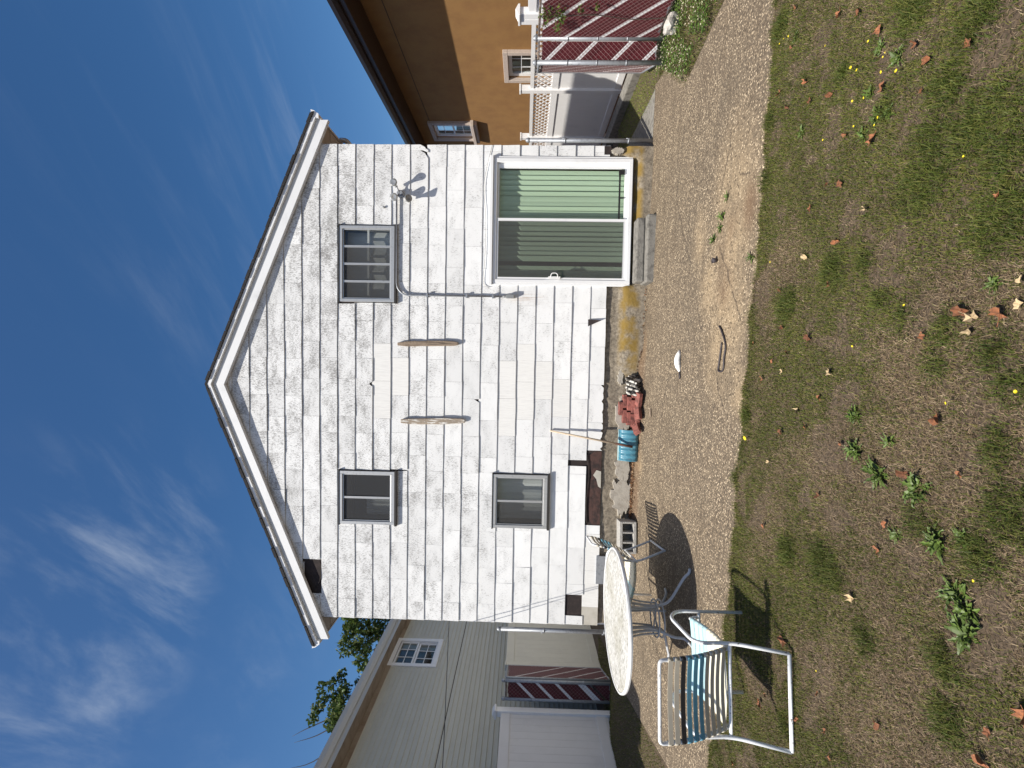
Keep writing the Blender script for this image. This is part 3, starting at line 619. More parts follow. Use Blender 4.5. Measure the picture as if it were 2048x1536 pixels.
# roof with barge boards, soffits, gutters
def rake(mb, sx, off0, off1, y0, y1, x_in=0.0, x_out=4.02):
    # band parallel to the slope; off measured vertically from the roof line
    zt = lambda x: AP + 0.075 - SL * abs(x)
    q = [(x_in, zt(x_in) + off0), (x_out, zt(x_out) + off0), (x_out, zt(x_out) + off1), (x_in, zt(x_in) + off1)]
    mb.prism([(sx * a, b) for a, b in q], lambda p: (p[0], y0, p[1]), lambda p: (p[0], y1, p[1]))
roof = None
for sx in (-1, 1):
    b = MB(); rake(b, sx, 0.0, 0.035, -0.115, 9.3, 0.0, 4.10)
    ro = b.build('roof', 'roof_shingle', house)
    r2 = random.Random(5 + sx)
    for i in range(26):                                    # uneven shingle ends along the edge
        x = 0.06 + i * 0.155
        b = MB(); x2 = x + 0.145; z = lambda a: AP + 0.075 - SL * a
        dz = r2.uniform(0.034, 0.046); y = -0.118 - r2.uniform(0.0, 0.02)
        b.prism([(sx * x, z(x) - 0.002), (sx * x2, z(x2) - 0.002), (sx * x2, z(x2) + dz), (sx * x, z(x) + dz)], lambda p: (p[0], y, p[1]), lambda p: (p[0], 0.1, p[1]))
        b.build('shingle_tab', 'roof_shingle', ro)
    b = MB(); rake(b, sx, -0.055, -0.001, -0.108, -0.062); b.build('drip_trim', 'white_trim', house)
    b = MB(); rake(b, sx, -0.13, -0.056, -0.070, -0.030); b.build('frieze_board', 'grey_fascia', house)
    b = MB(); rake(b, sx, -0.25, -0.131, -0.088, -0.022, 0.0, 3.99); b.build('barge_board', 'white_trim', house)
    zf = AP - SL * 4.02
    b = MB(); b.prism([(sx * 3.672, 4.93), (sx * 3.985, 4.93), (sx * 3.985, 4.945), (sx * 3.672, 4.945)], lambda p: (p[0], -0.02, p[1] - 0.0), lambda p: (p[0], 9.1, p[1])); so = b.build('soffit', 'cream_soffit', house)
    for i in range(24):
        g = MB(); g.box((sx * 3.83 - 0.15, 0.25 + i * 0.38, 4.922), (sx * 3.83 + 0.15, 0.262 + i * 0.38, 4.9295)); g.build('soffit_rib', 'cream_soffit', so)
    b = MB(); b.box((sx * 4.0 - 0.012, -0.02, 4.92), (sx * 4.0 + 0.012, 9.1, 5.04)); b.build('fascia', 'cream_soffit', house)
    # K-profile gutter with an end cap, open on top
    prof = [(4.012, 5.055), (4.012, 4.955), (4.07, 4.955), (4.12, 5.02), (4.135, 5.075), (4.128, 5.075), (4.112, 5.02), (4.066, 4.963), (4.020, 4.963), (4.020, 5.055)]
    b = MB(); b.prism([(sx * a, c) for a, c in prof], lambda p: (p[0], -0.10, p[1]), lambda p: (p[0], 9.2, p[1])); gt = b.build('gutter', 'white_trim', house)
    b = MB(); b.prism([(sx * a, c) for a, c in [(4.012, 5.055), (4.012, 4.955), (4.07, 4.955), (4.12, 5.02), (4.135, 5.075)]], lambda p: (p[0], -0.103, p[1]), lambda p: (p[0], -0.1005, p[1])); b.build('end_cap', 'white_trim', gt)
b = MB(); b.tube(rounded([(4.07, 0.75, 4.96), (4.07, 0.75, 4.86), (3.76, 1.0, 4.62), (3.76, 1.0, 0.4)], 0.09), 0.042, 8); b.build('downspout', 'aluminium', house)

# windows: projecting aluminium frames, sashes, panes and screens
def window(rect, nlite, name='window', screens=(), curtains=()):
    x0, x1, z0, z1 = rect; yo = -0.046
    fr = MB()
    for a, c in (((x0, yo, z0), (x0 + 0.045, 0.06, z1)), ((x1 - 0.045, yo, z0), (x1, 0.06, z1)), ((x0 + 0.045, yo, z1 - 0.045), (x1 - 0.045, 0.06, z1)), ((x0 + 0.045, yo, z0), (x1 - 0.045, 0.06, z0 + 0.06))): fr.box(a, c)
    wn = fr.build(name, 'aluminium', house, bevel=0.004)
    b = MB(); b.box((x0 - 0.02, -0.052, z1 + 0.001), (x1 + 0.02, 0.0, z1 + 0.016)); b.box((x1 + 0.001, -0.03, z0), (x1 + 0.014, 0.0, z1)); b.build('drip_cap', 'dark_gap', wn)
    b = MB(); b.box((x0 - 0.02, -0.056, z0 - 0.035), (x1 + 0.02, -0.002, z0 - 0.001)); b.build('sill', 'dark_gap', wn)
    a0, a1, c0, c1 = x0 + 0.046, x1 - 0.046, z0 + 0.061, z1 - 0.046
    st = (a1 - a0) / nlite
    for i in range(nlite):
        l, r = a0 + i * st, a0 + (i + 1) * st
        sh = MB(); t = 0.016
        for q in (((l + 0.001, -0.030, c0), (l + t, -0.012, c1)), ((r - t, -0.030, c0), (r - 0.001, -0.012, c1)), ((l + t, -0.030, c0), (r - t, -0.012, c0 + t)), ((l + t, -0.030, c1 - t), (r - t, -0.012, c1))): sh.box(*q)
        so = sh.build('sash', 'aluminium', wn)
        pm = MB(); pm.box((l + t, -0.004, c0 + t), (r - t, 0.0, c1 - t)); pm.build('pane', 'glass', so)
        if i in screens: pm = MB(); pm.face([(l + t, -0.016, c0 + t), (r - t, -0.016, c0 + t), (r - t, -0.016, c1 - t), (l + t, -0.016, c1 - t)]); pm.build('screen', 'insect_screen', so)
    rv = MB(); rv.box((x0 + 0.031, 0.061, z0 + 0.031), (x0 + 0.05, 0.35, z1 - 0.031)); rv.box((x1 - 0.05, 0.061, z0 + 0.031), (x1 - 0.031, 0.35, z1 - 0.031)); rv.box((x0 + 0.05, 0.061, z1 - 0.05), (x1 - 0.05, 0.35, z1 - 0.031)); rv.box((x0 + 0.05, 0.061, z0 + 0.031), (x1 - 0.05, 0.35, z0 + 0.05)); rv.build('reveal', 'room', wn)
    for cx0, cx1, cz0, cz1, mt in curtains:
        c = MB(); n = 14
        for i in range(n):
            u0 = cx0 + (cx1 - cx0) * i / n; u1 = cx0 + (cx1 - cx0) * (i + 1) / n; ya = 0.16 + 0.012 * math.sin(i * 1.9); yb = 0.16 + 0.012 * math.sin((i + 1) * 1.9)
            c.face([(u0, ya, cz0), (u1, yb, cz0), (u1, yb, cz1), (u0, ya, cz1)])
        c.build('curtain', mt, wn)
    return wn
wu = window(UR, 4, screens=(0, 1, 2), curtains=[(1.36, 2.40, 3.87, 4.61, 'curtain')])
b = MB(); b.box((1.36, 0.02, 4.225), (2.40, 0.045, 4.255)); b.build('meeting_rail', 'grey_fascia', wu)
tag(wu, 'wide upper aluminium window with four upright lites')
tag(window(UL, 2, screens=(0, 1), curtains=[(-2.05, -1.78, 3.9, 4.3, 'curtain')]), 'upper window with two dark screened lites')
wl = window(LLW, 2, screens=(0,), curtains=[(-2.06, -1.40, 1.5, 2.2, 'curtain')])
tag(wl, 'lower window with two lites')

# sliding patio door with vertical blinds
dx0, dx1, dz0, dz1 = DOOR; yo = -0.05
fr = MB()
fr.box((dx0, yo, dz0), (dx0 + 0.055, 0.08, dz1)); fr.box((dx1 - 0.06, yo, dz0), (dx1, 0.08, dz1)); fr.box((dx0 + 0.055, yo, dz1 - 0.055), (dx1 - 0.06, 0.08, dz1)); fr.box((dx0 + 0.055, yo, dz0), (dx1 - 0.06, 0.08, dz0 + 0.06))
door = fr.build('sliding_door', 'white_trim', house, bevel=0.006)
b = MB(); b.box((dx0 - 0.03, -0.075, dz1 + 0.002), (dx1 + 0.03, 0.0, dz1 + 0.05)); b.box((dx1 + 0.001, -0.035, dz0), (dx1 + 0.03, 0.0, dz1)); b.box((dx0 - 0.03, -0.035, dz0), (dx0 - 0.001, 0.0, dz1)); b.build('outer_trim', 'white_trim', door, bevel=0.004)
b = MB(); b.box((dx0 + 0.01, -0.03, dz0 - 0.02), (dx1 - 0.01, 0.06, dz0 - 0.001)); b.build('threshold', 'dark_gap', door)
mid = 2.56
def leaf(l, r, y, stile, name, mt):
    s = MB(); c0, c1 = dz0 + 0.061, dz1 - 0.056; tl, tr, tb, tt = stile
    s.box((l, y, c0), (l + tl, y + 0.03, c1)); s.box((r - tr, y, c0), (r, y + 0.03, c1)); s.box((l + tl, y, c0), (r - tr, y + 0.03, c0 + tb)); s.box((l + tl, y, c1 - tt), (r - tr, y + 0.03, c1))
    o = s.build(name, mt, door, bevel=0.003)
    g = MB(); g.box((l + tl, y + 0.012, c0 + tb), (r - tr, y + 0.016, c1 - tt)); g.build('pane', 'glass', o)
    return o, (l + tl, r - tr, c0 + tb, c1 - tt)
fp, fr_ = leaf(mid, dx1 - 0.061, 0.0, (0.02, 0.07, 0.05, 0.03), 'fixed_panel', 'white_trim')
sp_, sr_ = leaf(dx0 + 0.056, mid + 0.03, -0.036, (0.035, 0.045, 0.055, 0.03), 'sliding_panel', 'white_trim')
b = MB(); l, r, c0, c1 = sr_; b.face([(l, -0.042, c0), (r, -0.042, c0), (r, -0.042, c1), (l, -0.042, c1)]); sc_ = b.build('insect_screen', 'insect_screen', door)
b = MB(); b.box((dx0 + 0.068, -0.075, 1.30), (dx0 + 0.10, -0.037, 1.48)); b.tube(rounded([(dx0 + 0.084, -0.07, 1.33), (dx0 + 0.15, -0.085, 1.35), (dx0 + 0.15, -0.085, 1.43), (dx0 + 0.084, -0.07, 1.45)], 0.03), 0.008, 6); b.build('door_handle', 'white_plastic', sp_)
b = MB(); b.box((mid + 0.03, -0.018, 0.425), (3.30, -0.002, 0.45)); b.box((3.25, -0.02, 0.37), (3.32, -0.001, 0.455)); b.box((2.9, -0.016, 0.37), (2.915, -0.003, 0.425)); b.build('security_bar', 'black_metal', fp)
rv = random.Random(3); x = dx0 + 0.10; i = 0
while x < dx1 - 0.11:
    if not (1.90 < x < 2.02):
        a = -math.radians(rv.choice([12, 18, 24, 28, 35, 42])); wv = 0.089
        if 2.78 < x < 2.92: a = -math.radians(4)
        v = MB(); n = 4
        for j in range(n):
            q = []
            for t in (j / n, (j + 1) / n):
                s = (t - 0.5) * wv; bow = 0.006 * math.cos((t - 0.5) * math.pi); q.append((x + s * math.cos(a), 0.125 + s * math.sin(a) - bow))
            v.face([(q[0][0], q[0][1], 0.33), (q[1][0], q[1][1], 0.33), (q[1][0], q[1][1], 2.24), (q[0][0], q[0][1], 2.24)], True)
        v.build('blind_vane', 'vane', door, recalc=False)
    x += rv.uniform(0.068, 0.084); i += 1
b = MB(); b.box((dx0 + 0.06, 0.10, 2.24), (dx1 - 0.06, 0.15, 2.29)); b.build('blind_track', 'white_trim', door)

# conduit with flood lamps
cz = 3.765
cond = MB(); cond.tube(rounded([(2.86, -0.045, 3.79), (1.53, -0.045, 3.785), (1.413, -0.045, 3.68), (1.413, -0.045, 2.14)], 0.11), 0.0135, 8)
co = cond.build('conduit', 'galvanised', house)
for z in (3.3, 2.7, 2.3):
    b = MB(); b.box((1.385, -0.062, z), (1.441, -0.012, z + 0.025)); b.build('pipe_strap', 'galvanised', co)
b = MB(); b.tube([(1.413, -0.045, 2.16), (1.413, -0.045, 2.11)], 0.022, 8); b.box((1.385, -0.085, 1.99), (1.44, -0.02, 2.11)); b.build('junction_box', 'steel_grey', co, bevel=0.004)
lamp = MB(); lamp.lathe([(0.055, 0), (0.055, 0.045), (0.04, 0.06)], 14, Matrix.Translation((2.93, -0.012, 3.735)) @ Matrix.Rotation(math.pi / 2, 4, 'X')); fl = lamp.build('flood_light', 'galvanised', house)
for hx, hz, dr in ((3.03, 3.79, Vector((0.15, -1.0, 0.1))), (2.86, 3.80, Vector((-0.3, -1.0, -0.1))), (2.83, 3.62, Vector((-0.15, -0.9, -0.45)))):
    dr.normalize(); base = Vector((2.93, -0.06, 3.735)); neck = Vector((hx, -0.085, hz)) * 0.6 + base * 0.4; cen = Vector((hx, -0.10, hz))
    b = MB(); b.tube([base, neck, cen], 0.012, 6); arm = b.build('lamp_arm', 'galvanised', fl)
    Mx = Matrix.Translation(cen) @ dr.to_track_quat('Z', 'Y').to_matrix().to_4x4()
    b = MB(); b.lathe([(0.022, -0.03), (0.024, 0.02), (0.036, 0.05), (0.056, 0.085), (0.058, 0.10), (0.050, 0.108), (0.03, 0.104), (0.008, 0.10)], 14, Mx); b.build('flood_bulb', 'bulb', arm)
b = MB(); b.tube(smooth_path([(3.665, -0.022, 2.356), (3.40, -0.024, 2.42), (3.05, -0.024, 2.475), (2.565, -0.024, 2.437), (1.966, -0.024, 2.445), (1.626, -0.024, 2.468), (1.55, -0.03, 2.40), (1.56, -0.03, 2.36)], 5), 0.004, 5); b.build('wall_wire', 'aluminium', house)
b = MB(); b.lathe([(0.012, 0), (0.02, 0.02), (0.012, 0.028)], 8, Matrix.Translation((2.73, -0.015, 3.99)) @ Matrix.Rotation(math.pi / 2, 4, 'X')); b.build('screw_hook', 'steel_grey', house)

# weathered wooden strips hung on the wall
def wood_strip(x, z0, z1, wdt, mat, seed, label):
    r = random.Random(seed); n = 14; b = MB(); L = []; R = []
    for i in range(n + 1):
        t = i / n; z = z0 + (z1 - z0) * t; ww = wdt * (1 - 0.45 * abs(2 * t - 1) ** 5) * r.uniform(0.88, 1.05); c = x + 0.012 * math.sin(t * 3 + seed)
        L.append((c - ww / 2, z)); R.append((c + ww / 2, z))
    b.prism(L + R[::-1], lambda p: (p[0], -0.062 - 0.006 * math.sin(p[1] * 9), p[1]), lambda p: (p[0], -0.024, p[1]))
    o = b.build('wooden_strip', mat, None, bevel=0.008); tag(o, label, 'wood strip', 'wooden strips on the white wall')
wood_strip(0.677, 2.83, 3.76, 0.085, 'weathered_wood', 1, 'brown weathered wooden strip on the wall, right of the pair')
wood_strip(-0.505, 2.71, 3.705, 0.095, 'peeling_wood', 2, 'wooden strip with peeling white paint on the wall, left of the pair')

# ------------------------------------------------------------------ steps, block, shovel, bricks, oddments by the wall
st = empty('concrete_steps', (2.09, -0.15, float(gz(2.09, -0.15))), 0, 'two-tier grey concrete step below the sliding door', 'step')
for nm, (a, c) in (('lower_step', ((-0.49, -0.27, -0.03), (0.47, 0.08, 0.115))), ('upper_step', ((-0.47, -0.15, 0.116), (0.45, 0.08, 0.235)))):
    b = MB(); b.box(a, c); b.build(nm, 'old_concrete', st, bevel=0.02)

bz = float(gz(-2.17, -0.2))
blk = MB(); wd, hh, dp = 0.47, 0.25, 0.24                      # hollow block on its side: three cells open to the front
cells = [(-0.205, -0.085), (-0.06, 0.06), (0.085, 0.205)]
xs = [-wd / 2] + [v for c in cells for v in c] + [wd / 2]
blk.box((-wd / 2, 0, 0), (wd / 2, dp, 0.045)); blk.box((-wd / 2, 0, hh - 0.045), (wd / 2, dp, hh))
for i in range(0, 8, 2): blk.box((xs[i], 0, 0.045), (xs[i + 1], dp, hh - 0.045))
blk.box((cells[0][0], dp - 0.03, 0.045), (cells[2][1], dp - 0.004, hh - 0.045))
bo = blk.build('concrete_block', 'block_concrete', None, bevel=0.006); bo.location = (-2.16, -0.30, bz - 0.004); bo.rotation_euler = (0, 0, math.radians(7))
tag(bo, 'grey hollow concrete block with three open cells beside the foundation', 'concrete block')

# shovel: blade stands on the ground, handle leans on the wall
sx_, sy_ = -0.80, -0.17; sz_ = float(gz(sx_, sy_))
sh = empty('snow_shovel', (sx_, sy_, sz_), 0, 'snow shovel with ribbed blue blade and bare wooden handle leaning on the wall', 'shovel')
b = MB(); nu, nv = 48, 6
for j in range(nv + 1):
    for i in range(nu + 1):
        t = j / nv; u = -0.235 + 0.47 * i / nu
        b.v.append((u, -0.05 * math.sin(t * math.pi) * 0.8 - 0.02 + 0.07 * t - 0.006 * math.cos(u * 2 * math.pi / 0.078), 0.01 + 0.27 * t))
for j in range(nv):
    for i in range(nu): q = j * (nu + 1) + i; b.f.append((q, q + 1, q + nu + 2, q + nu + 1)); b.smooth.append(True)
import bmesh
bo = b.build('blade', 'shovel_blue', sh); bm_ = bo.modifiers.new('solid', 'SOLIDIFY'); bm_.thickness = 0.008
b = MB(); b.tube([(-0.235, 0.055, 0.283), (0.235, 0.055, 0.283)], 0.011, 6); b.build('blade_edge', 'strap_pale', sh)
top = Vector((0.18, 0.135, 1.40 - sz_)); foot = Vector((-0.005, -0.075, 0.10))
d = top - foot
b = MB(); b.tube([foot, foot + d * 0.2], [0.02, 0.0175], 8); b.build('socket', 'rust', sh)
b = MB(); b.tube([foot + d * 0.19, foot + d * 0.6, top], [0.0155, 0.0155, 0.013], 8); b.build('handle', 'handle_wood', sh)

# pile of red paving bricks
rb = random.Random(9); z0b = float(gz(-0.3, -0.15))
def brick_mesh(): return MB().box((-0.10, -0.05, -0.0285), (0.10, 0.05, 0.0285))
bm0 = brick_mesh(); proto = None
BR = [(-0.50, -0.12, 0.03, 95, 0), (-0.37, -0.15, 0.03, 82, 0), (-0.24, -0.13, 0.03, 100, 0), (-0.11, -0.14, 0.03, 88, 0), (-0.46, -0.10, 0.088, 8, 0), (-0.24, -0.11, 0.088, -6, 0),
      (-0.05, -0.12, 0.088, 84, 0), (-0.43, -0.09, 0.146, 4, 0), (-0.20, -0.10, 0.146, -3, 0), (-0.40, -0.07, 0.204, 2, 0), (-0.17, -0.075, 0.204, 5, 0), (-0.28, -0.065, 0.262, -2, 0), (-0.33, -0.28, 0.05, 30, 32), (-0.12, -0.29, 0.045, -18, 20), (-0.56, -0.26, 0.06, 60, 40)]
BL = ['red paving brick at the bottom of the pile beside the shovel', 'red paving brick in the middle of the pile', 'red paving brick on top of the pile against the foundation', 'red paving brick tipped against the front of the pile']
for i, (x, y, z, a, tl) in enumerate(BR):
    if proto is None: proto = bm0.build('paving_brick', 'red_brick', None, bevel=0.004); o = proto
    else: o = proto.copy(); COL.objects.link(o)
    o.location = (x + 0.03, y, z0b + z); o.rotation_euler = (math.radians(tl), math.radians(rb.uniform(-2, 2)), math.radians(a))
    tag(o, BL[3] if tl else BL[0] if z < 0.05 else BL[2] if z > 0.2 else BL[1], 'brick', 'red bricks piled by the foundation')
# scalloped edging pieces, white paint mostly gone, leaning in a row
for i, (x, lean, lab) in enumerate(((-0.03, 18, 'scalloped edging piece nearest the red bricks'), (0.03, 24, 'second scalloped edging piece from the red bricks'), (0.085, 30, 'third scalloped edging piece from the red bricks'), (0.14, 36, 'outermost scalloped edging piece, farthest from the bricks'))):
    b = MB(); L = []
    for k in range(25):
        t = k / 24; L.append((-0.14 + 0.28 * t, 0.17 + 0.035 * abs(math.sin(t * 3 * math.pi))))
    b.prism([(-0.14, 0.0)] + L[:0] + [(0.14, 0.0)] + L[::-1], lambda p: (p[0], -0.017, p[1]), lambda p: (p[0], 0.017, p[1]))
    o = b.build('scalloped_edging', 'edging_white', None, bevel=0.008); o.location = (x + 0.03, -0.18 + 0.01 * i, float(gz(x, -0.18)) + 0.012)
    o.rotation_euler = (math.radians(lean * 0.3), math.radians(lean), math.radians(72)); tag(o, 'worn white ' + lab, 'garden edging', 'scalloped edging pieces by the bricks')
# white plaster-like lump, cord, cup
x, y = on_ground(1364, 722); z = float(gz(x, y))
b = MB(); b.tube(smooth_path([(-0.13, 0, 0.012), (-0.06, 0.012, 0.03), (0.02, 0.02, 0.035), (0.09, 0.01, 0.022), (0.13, 0.03, 0.008)], 4), [0.008, 0.014, 0.02, 0.027, 0.032, 0.034, 0.035, 0.035, 0.034, 0.033, 0.03, 0.027, 0.022, 0.018, 0.012, 0.008, 0.006], 9)
tw = empty('white_trowel', (x, y, z), math.radians(4), 'small white hand trowel lying on the patio', 'trowel')
b.build('scoop', 'plaster', tw); b = MB(); b.tube([(-0.12, 0, 0.013), (-0.17, -0.005, 0.012), (-0.205, 0.0, 0.014)], [0.010, 0.013, 0.010], 8); b.build('grip', 'cord', tw)
pts = [on_ground(*p) for p in ((1441, 652), (1447, 662), (1454, 690), (1452, 715), (1449, 740), (1441, 742), (1441, 730), (1444, 712), (1447, 685))]
cm = MB(); P3 = smooth_path([(px, py, float(gz(px, py)) + 0.010 + 0.004 * (i % 2)) for i, (px, py) in enumerate(pts)], 6); cm.tube(P3, 0.0085, 6)
co = cm.build('black_cord', 'cord', None); tag(co, 'black cord looped back on itself on the patio near the lawn', 'cord')
x, y = on_ground(1435, 521); b = MB(); b.lathe([(0.016, 0), (0.026, 0.05), (0.024, 0.05), (0.015, 0.006)], 14, Matrix.Translation((x, y, float(gz(x, y)) - 0.002)))
tag(b.build('small_cup', 'cord', None), 'small dark plastic cup standing by the crack in the patio', 'cup')

x, y = on_ground(1303, 826, 0.03); b = MB(); b.tube([(-0.055, 0, 0.010), (0.0, 0.003, 0.012), (0.06, 0.0, 0.009)], [0.010, 0.013, 0.009], 6)
o = b.build('wood_scrap', 'weathered_wood', None); o.location = (x, y, float(gz(x, y)) + 0.002); o.rotation_euler = (0, 0, 0.08); tag(o, 'small dark scrap of wood lying on the patio in front of the bricks', 'wood scrap')
# ------------------------------------------------------------------ patio table
TX, TY = -2.35, -2.17; tz = float(gz(TX, TY))
tb = empty('patio_table', (TX, TY, tz), 0, 'large round white patio table with mildewed top and curved metal legs', 'table')
Rt = 0.715; b = MB(); b.lathe([(Rt - 0.012, 0.716), (Rt - 0.012, 0.734), (Rt - 0.06, 0.7365), (0.25, 0.740), (0.02, 0.7415)], 64, Matrix.Identity(4)); b.build('table_top', 'table_white', tb)
b = MB(); k = 64; prof = [(Rt - 0.0115, 0.740), (Rt - 0.002, 0.743), (Rt + 0.008, 0.737), (Rt + 0.011, 0.720), (Rt + 0.006, 0.704), (Rt - 0.0115, 0.702)]
n0 = 0
for j in range(k):
    a0, a1 = 2 * math.pi * j / k, 2 * math.pi * (j + 1) / k
    for (r0, q0), (r1, q1) in zip(prof, prof[1:] + prof[:1]):
        b.face([(r0 * math.cos(a0), r0 * math.sin(a0), q0), (r0 * math.cos(a1), r0 * math.sin(a1), q0), (r1 * math.cos(a1), r1 * math.sin(a1), q1), (r1 * math.cos(a0), r1 * math.sin(a0), q1)], True)
b.build('rim', 'table_rim', tb)
FEET = [(-1.71, -2.355), (-2.476, -2.55), (-3.00, -1.83), (-2.29, -1.61)]
for fx, fy in FEET:
    a = math.atan2(fy - TY, fx - TX); R = math.hypot(fx - TX, fy - TY); gzf = float(gz(fx, fy)) - tz
    c, s = math.cos(a), math.sin(a)
    P = [(0.30, 0.705), (0.22, 0.64), (0.175, 0.45), (0.17, 0.30), (0.24, 0.17), (R - 0.14, 0.06), (R - 0.06, 0.02 + gzf), (R, 0.014 + gzf)]
    b = MB(); b.tube(smooth_path([(r * c, r * s, z) for r, z in P], 6), 0.0145, 8); lg = b.build('leg', 'table_leg', tb)
    for off in (-0.16, 0.16):
        b = MB(); b.tube(smooth_path([(0.25 * math.cos(a + off * 2), 0.25 * math.sin(a + off * 2), 0.71), (0.19 * math.cos(a + off * 1.6), 0.19 * math.sin(a + off * 1.6), 0.5), (0.18 * math.cos(a + off), 0.18 * math.sin(a + off), 0.31)], 5), 0.010, 6); b.build('leg_rod', 'table_leg', lg)
for z in (0.30, 0.245):
    b = MB(); ring = [(0.19 * math.cos(2 * math.pi * i / 20), 0.19 * math.sin(2 * math.pi * i / 20), z) for i in range(21)]; b.tube(ring, 0.009, 6, False); b.build('brace_ring', 'table_leg', tb)
for fx, fy in FEET[:2]:
    a = math.atan2(fy - TY, fx - TX); b = MB(); b.tube([(0.19 * math.cos(a), 0.19 * math.sin(a), 0.30), (-0.19 * math.cos(a), -0.19 * math.sin(a), 0.30)], 0.008, 6); b.build('cross_brace', 'table_leg', tb)

# ------------------------------------------------------------------ strap chairs
def make_chair(loc, rz, label):
    ch = empty('strap_chair', loc, rz, label, 'chair', 'white tube chairs with vinyl straps'); hw = 0.31
    for sx in (-1, 1):
        x = sx * hw
        path = rounded([(x, 0.0, 0.014), (x, 0.14, 0.35), (x, 0.115, 0.60), (x, 0.56, 0.635), (x, 0.69, 0.55), (x, 0.70, 0.012)], 0.10, 6)
        b = MB(); b.tube(path, 0.0135, 8); b.build('side_frame', 'chair_white', ch)
    b = MB(); b.tube([(-hw, 0, 0.014), (hw, 0, 0.014)], 0.0135, 8); b.build('floor_rail', 'chair_white', ch)
    b = MB(); b.tube([(-hw, 0.14, 0.35), (hw, 0.14, 0.35)], 0.0130, 8); b.build('seat_rail', 'chair_white', ch)
    b = MB(); b.tube([(-hw, 0.695, 0.36), (hw, 0.695, 0.36)], 0.0130, 8); b.build('seat_rail', 'chair_white', ch)
    bw = 0.262
    backp = lambda t: (0.155 - 0.20 * t - 0.035 * math.sin(t * math.pi), 0.37 + 0.52 * t)      # (y, z) along the back tube
    L = [(-bw, *backp(i / 8)) for i in range(9)]; Rr = [(bw, *backp(i / 8)) for i in range(8, -1, -1)]
    b = MB(); b.tube(rounded(L[:8] + [(-bw, *backp(1.0)), (bw, *backp(1.0))] + Rr[1:], 0.07, 5), 0.0125, 8); b.build('back_frame', 'chair_white', ch)
    seatp = lambda t: (0.16 + 0.51 * t, 0.365 + 0.075 * t - 0.03 * math.sin(t * math.pi))
    for sx in (-1, 1): b = MB(); b.tube([(sx * bw, *seatp(i / 6)) for i in range(7)] + [(sx * bw, 0.693, 0.40), (sx * bw, 0.695, 0.36)], 0.0125, 8); b.build('seat_tube', 'chair_white', ch)
    def strap(fn, t, mat, wd):
        (y, z), (y2, z2) = fn(t), fn(t + 0.02); dy, dz = y2 - y, z2 - z; q = math.hypot(dy, dz); dy /= q; dz /= q; ny, nz2 = -dz, dy
        b = MB(); n = 6
        for side in (0.0145,):
            for i in range(n):
                u0, u1 = -bw + 2 * bw * i / n, -bw + 2 * bw * (i + 1) / n; s0 = -0.016 * (1 - (u0 / bw) ** 2); s1 = -0.016 * (1 - (u1 / bw) ** 2)
                def c(u, s, e, th): return (u, y + dy * e + ny * (side + s + th), z + dz * e + nz2 * (side + s + th))
                for th, fl in ((0.0, 1), (0.003, 1)): b.face([c(u0, s0, -wd / 2, th), c(u1, s1, -wd / 2, th), c(u1, s1, wd / 2, th), c(u0, s0, wd / 2, th)])
                b.face([c(u0, s0, -wd / 2, 0), c(u1, s1, -wd / 2, 0), c(u1, s1, -wd / 2, .003), c(u0, s0, -wd / 2, .003)]); b.face([c(u0, s0, wd / 2, 0), c(u1, s1, wd / 2, 0), c(u1, s1, wd / 2, .003), c(u0, s0, wd / 2, .003)])
        for sx in (-1, 1):
            b.tube([(sx * bw, y - dy * wd / 2, z - dz * wd / 2), (sx * bw, y + dy * wd / 2, z + dz * wd / 2)], 0.0165, 8)
        b.build('strap', mat, ch)
    bm_ = ['strap_beige'] * 4 + ['strap_blue'] * 3 + ['gap_shade'] + ['strap_beige'] * 2  # near-black strip stands in for the shaded gap of a missing strap
    for i, m_ in enumerate(bm_): strap(lambda t: (backp(t)[0], backp(t)[1]), 0.07 + 0.088 * i, m_, 0.033)
    sm_ = ['strap_cream'] * 6 + ['strap_pale'] * 4
    for i, m_ in enumerate(sm_): strap(lambda t: (seatp(t)[0], seatp(t)[1]), 0.04 + 0.098 * i, m_, 0.046)
    return ch
make_chair((-1.795, -4.20, -0.006), math.radians(7.5), 'white tube chair with blue and beige straps with its back to us')
rc = (-1.90, -1.24); make_chair((rc[0], rc[1], float(gz(*rc)) - 0.002), math.radians(90 + 10), 'white tube chair half hidden behind the round table')

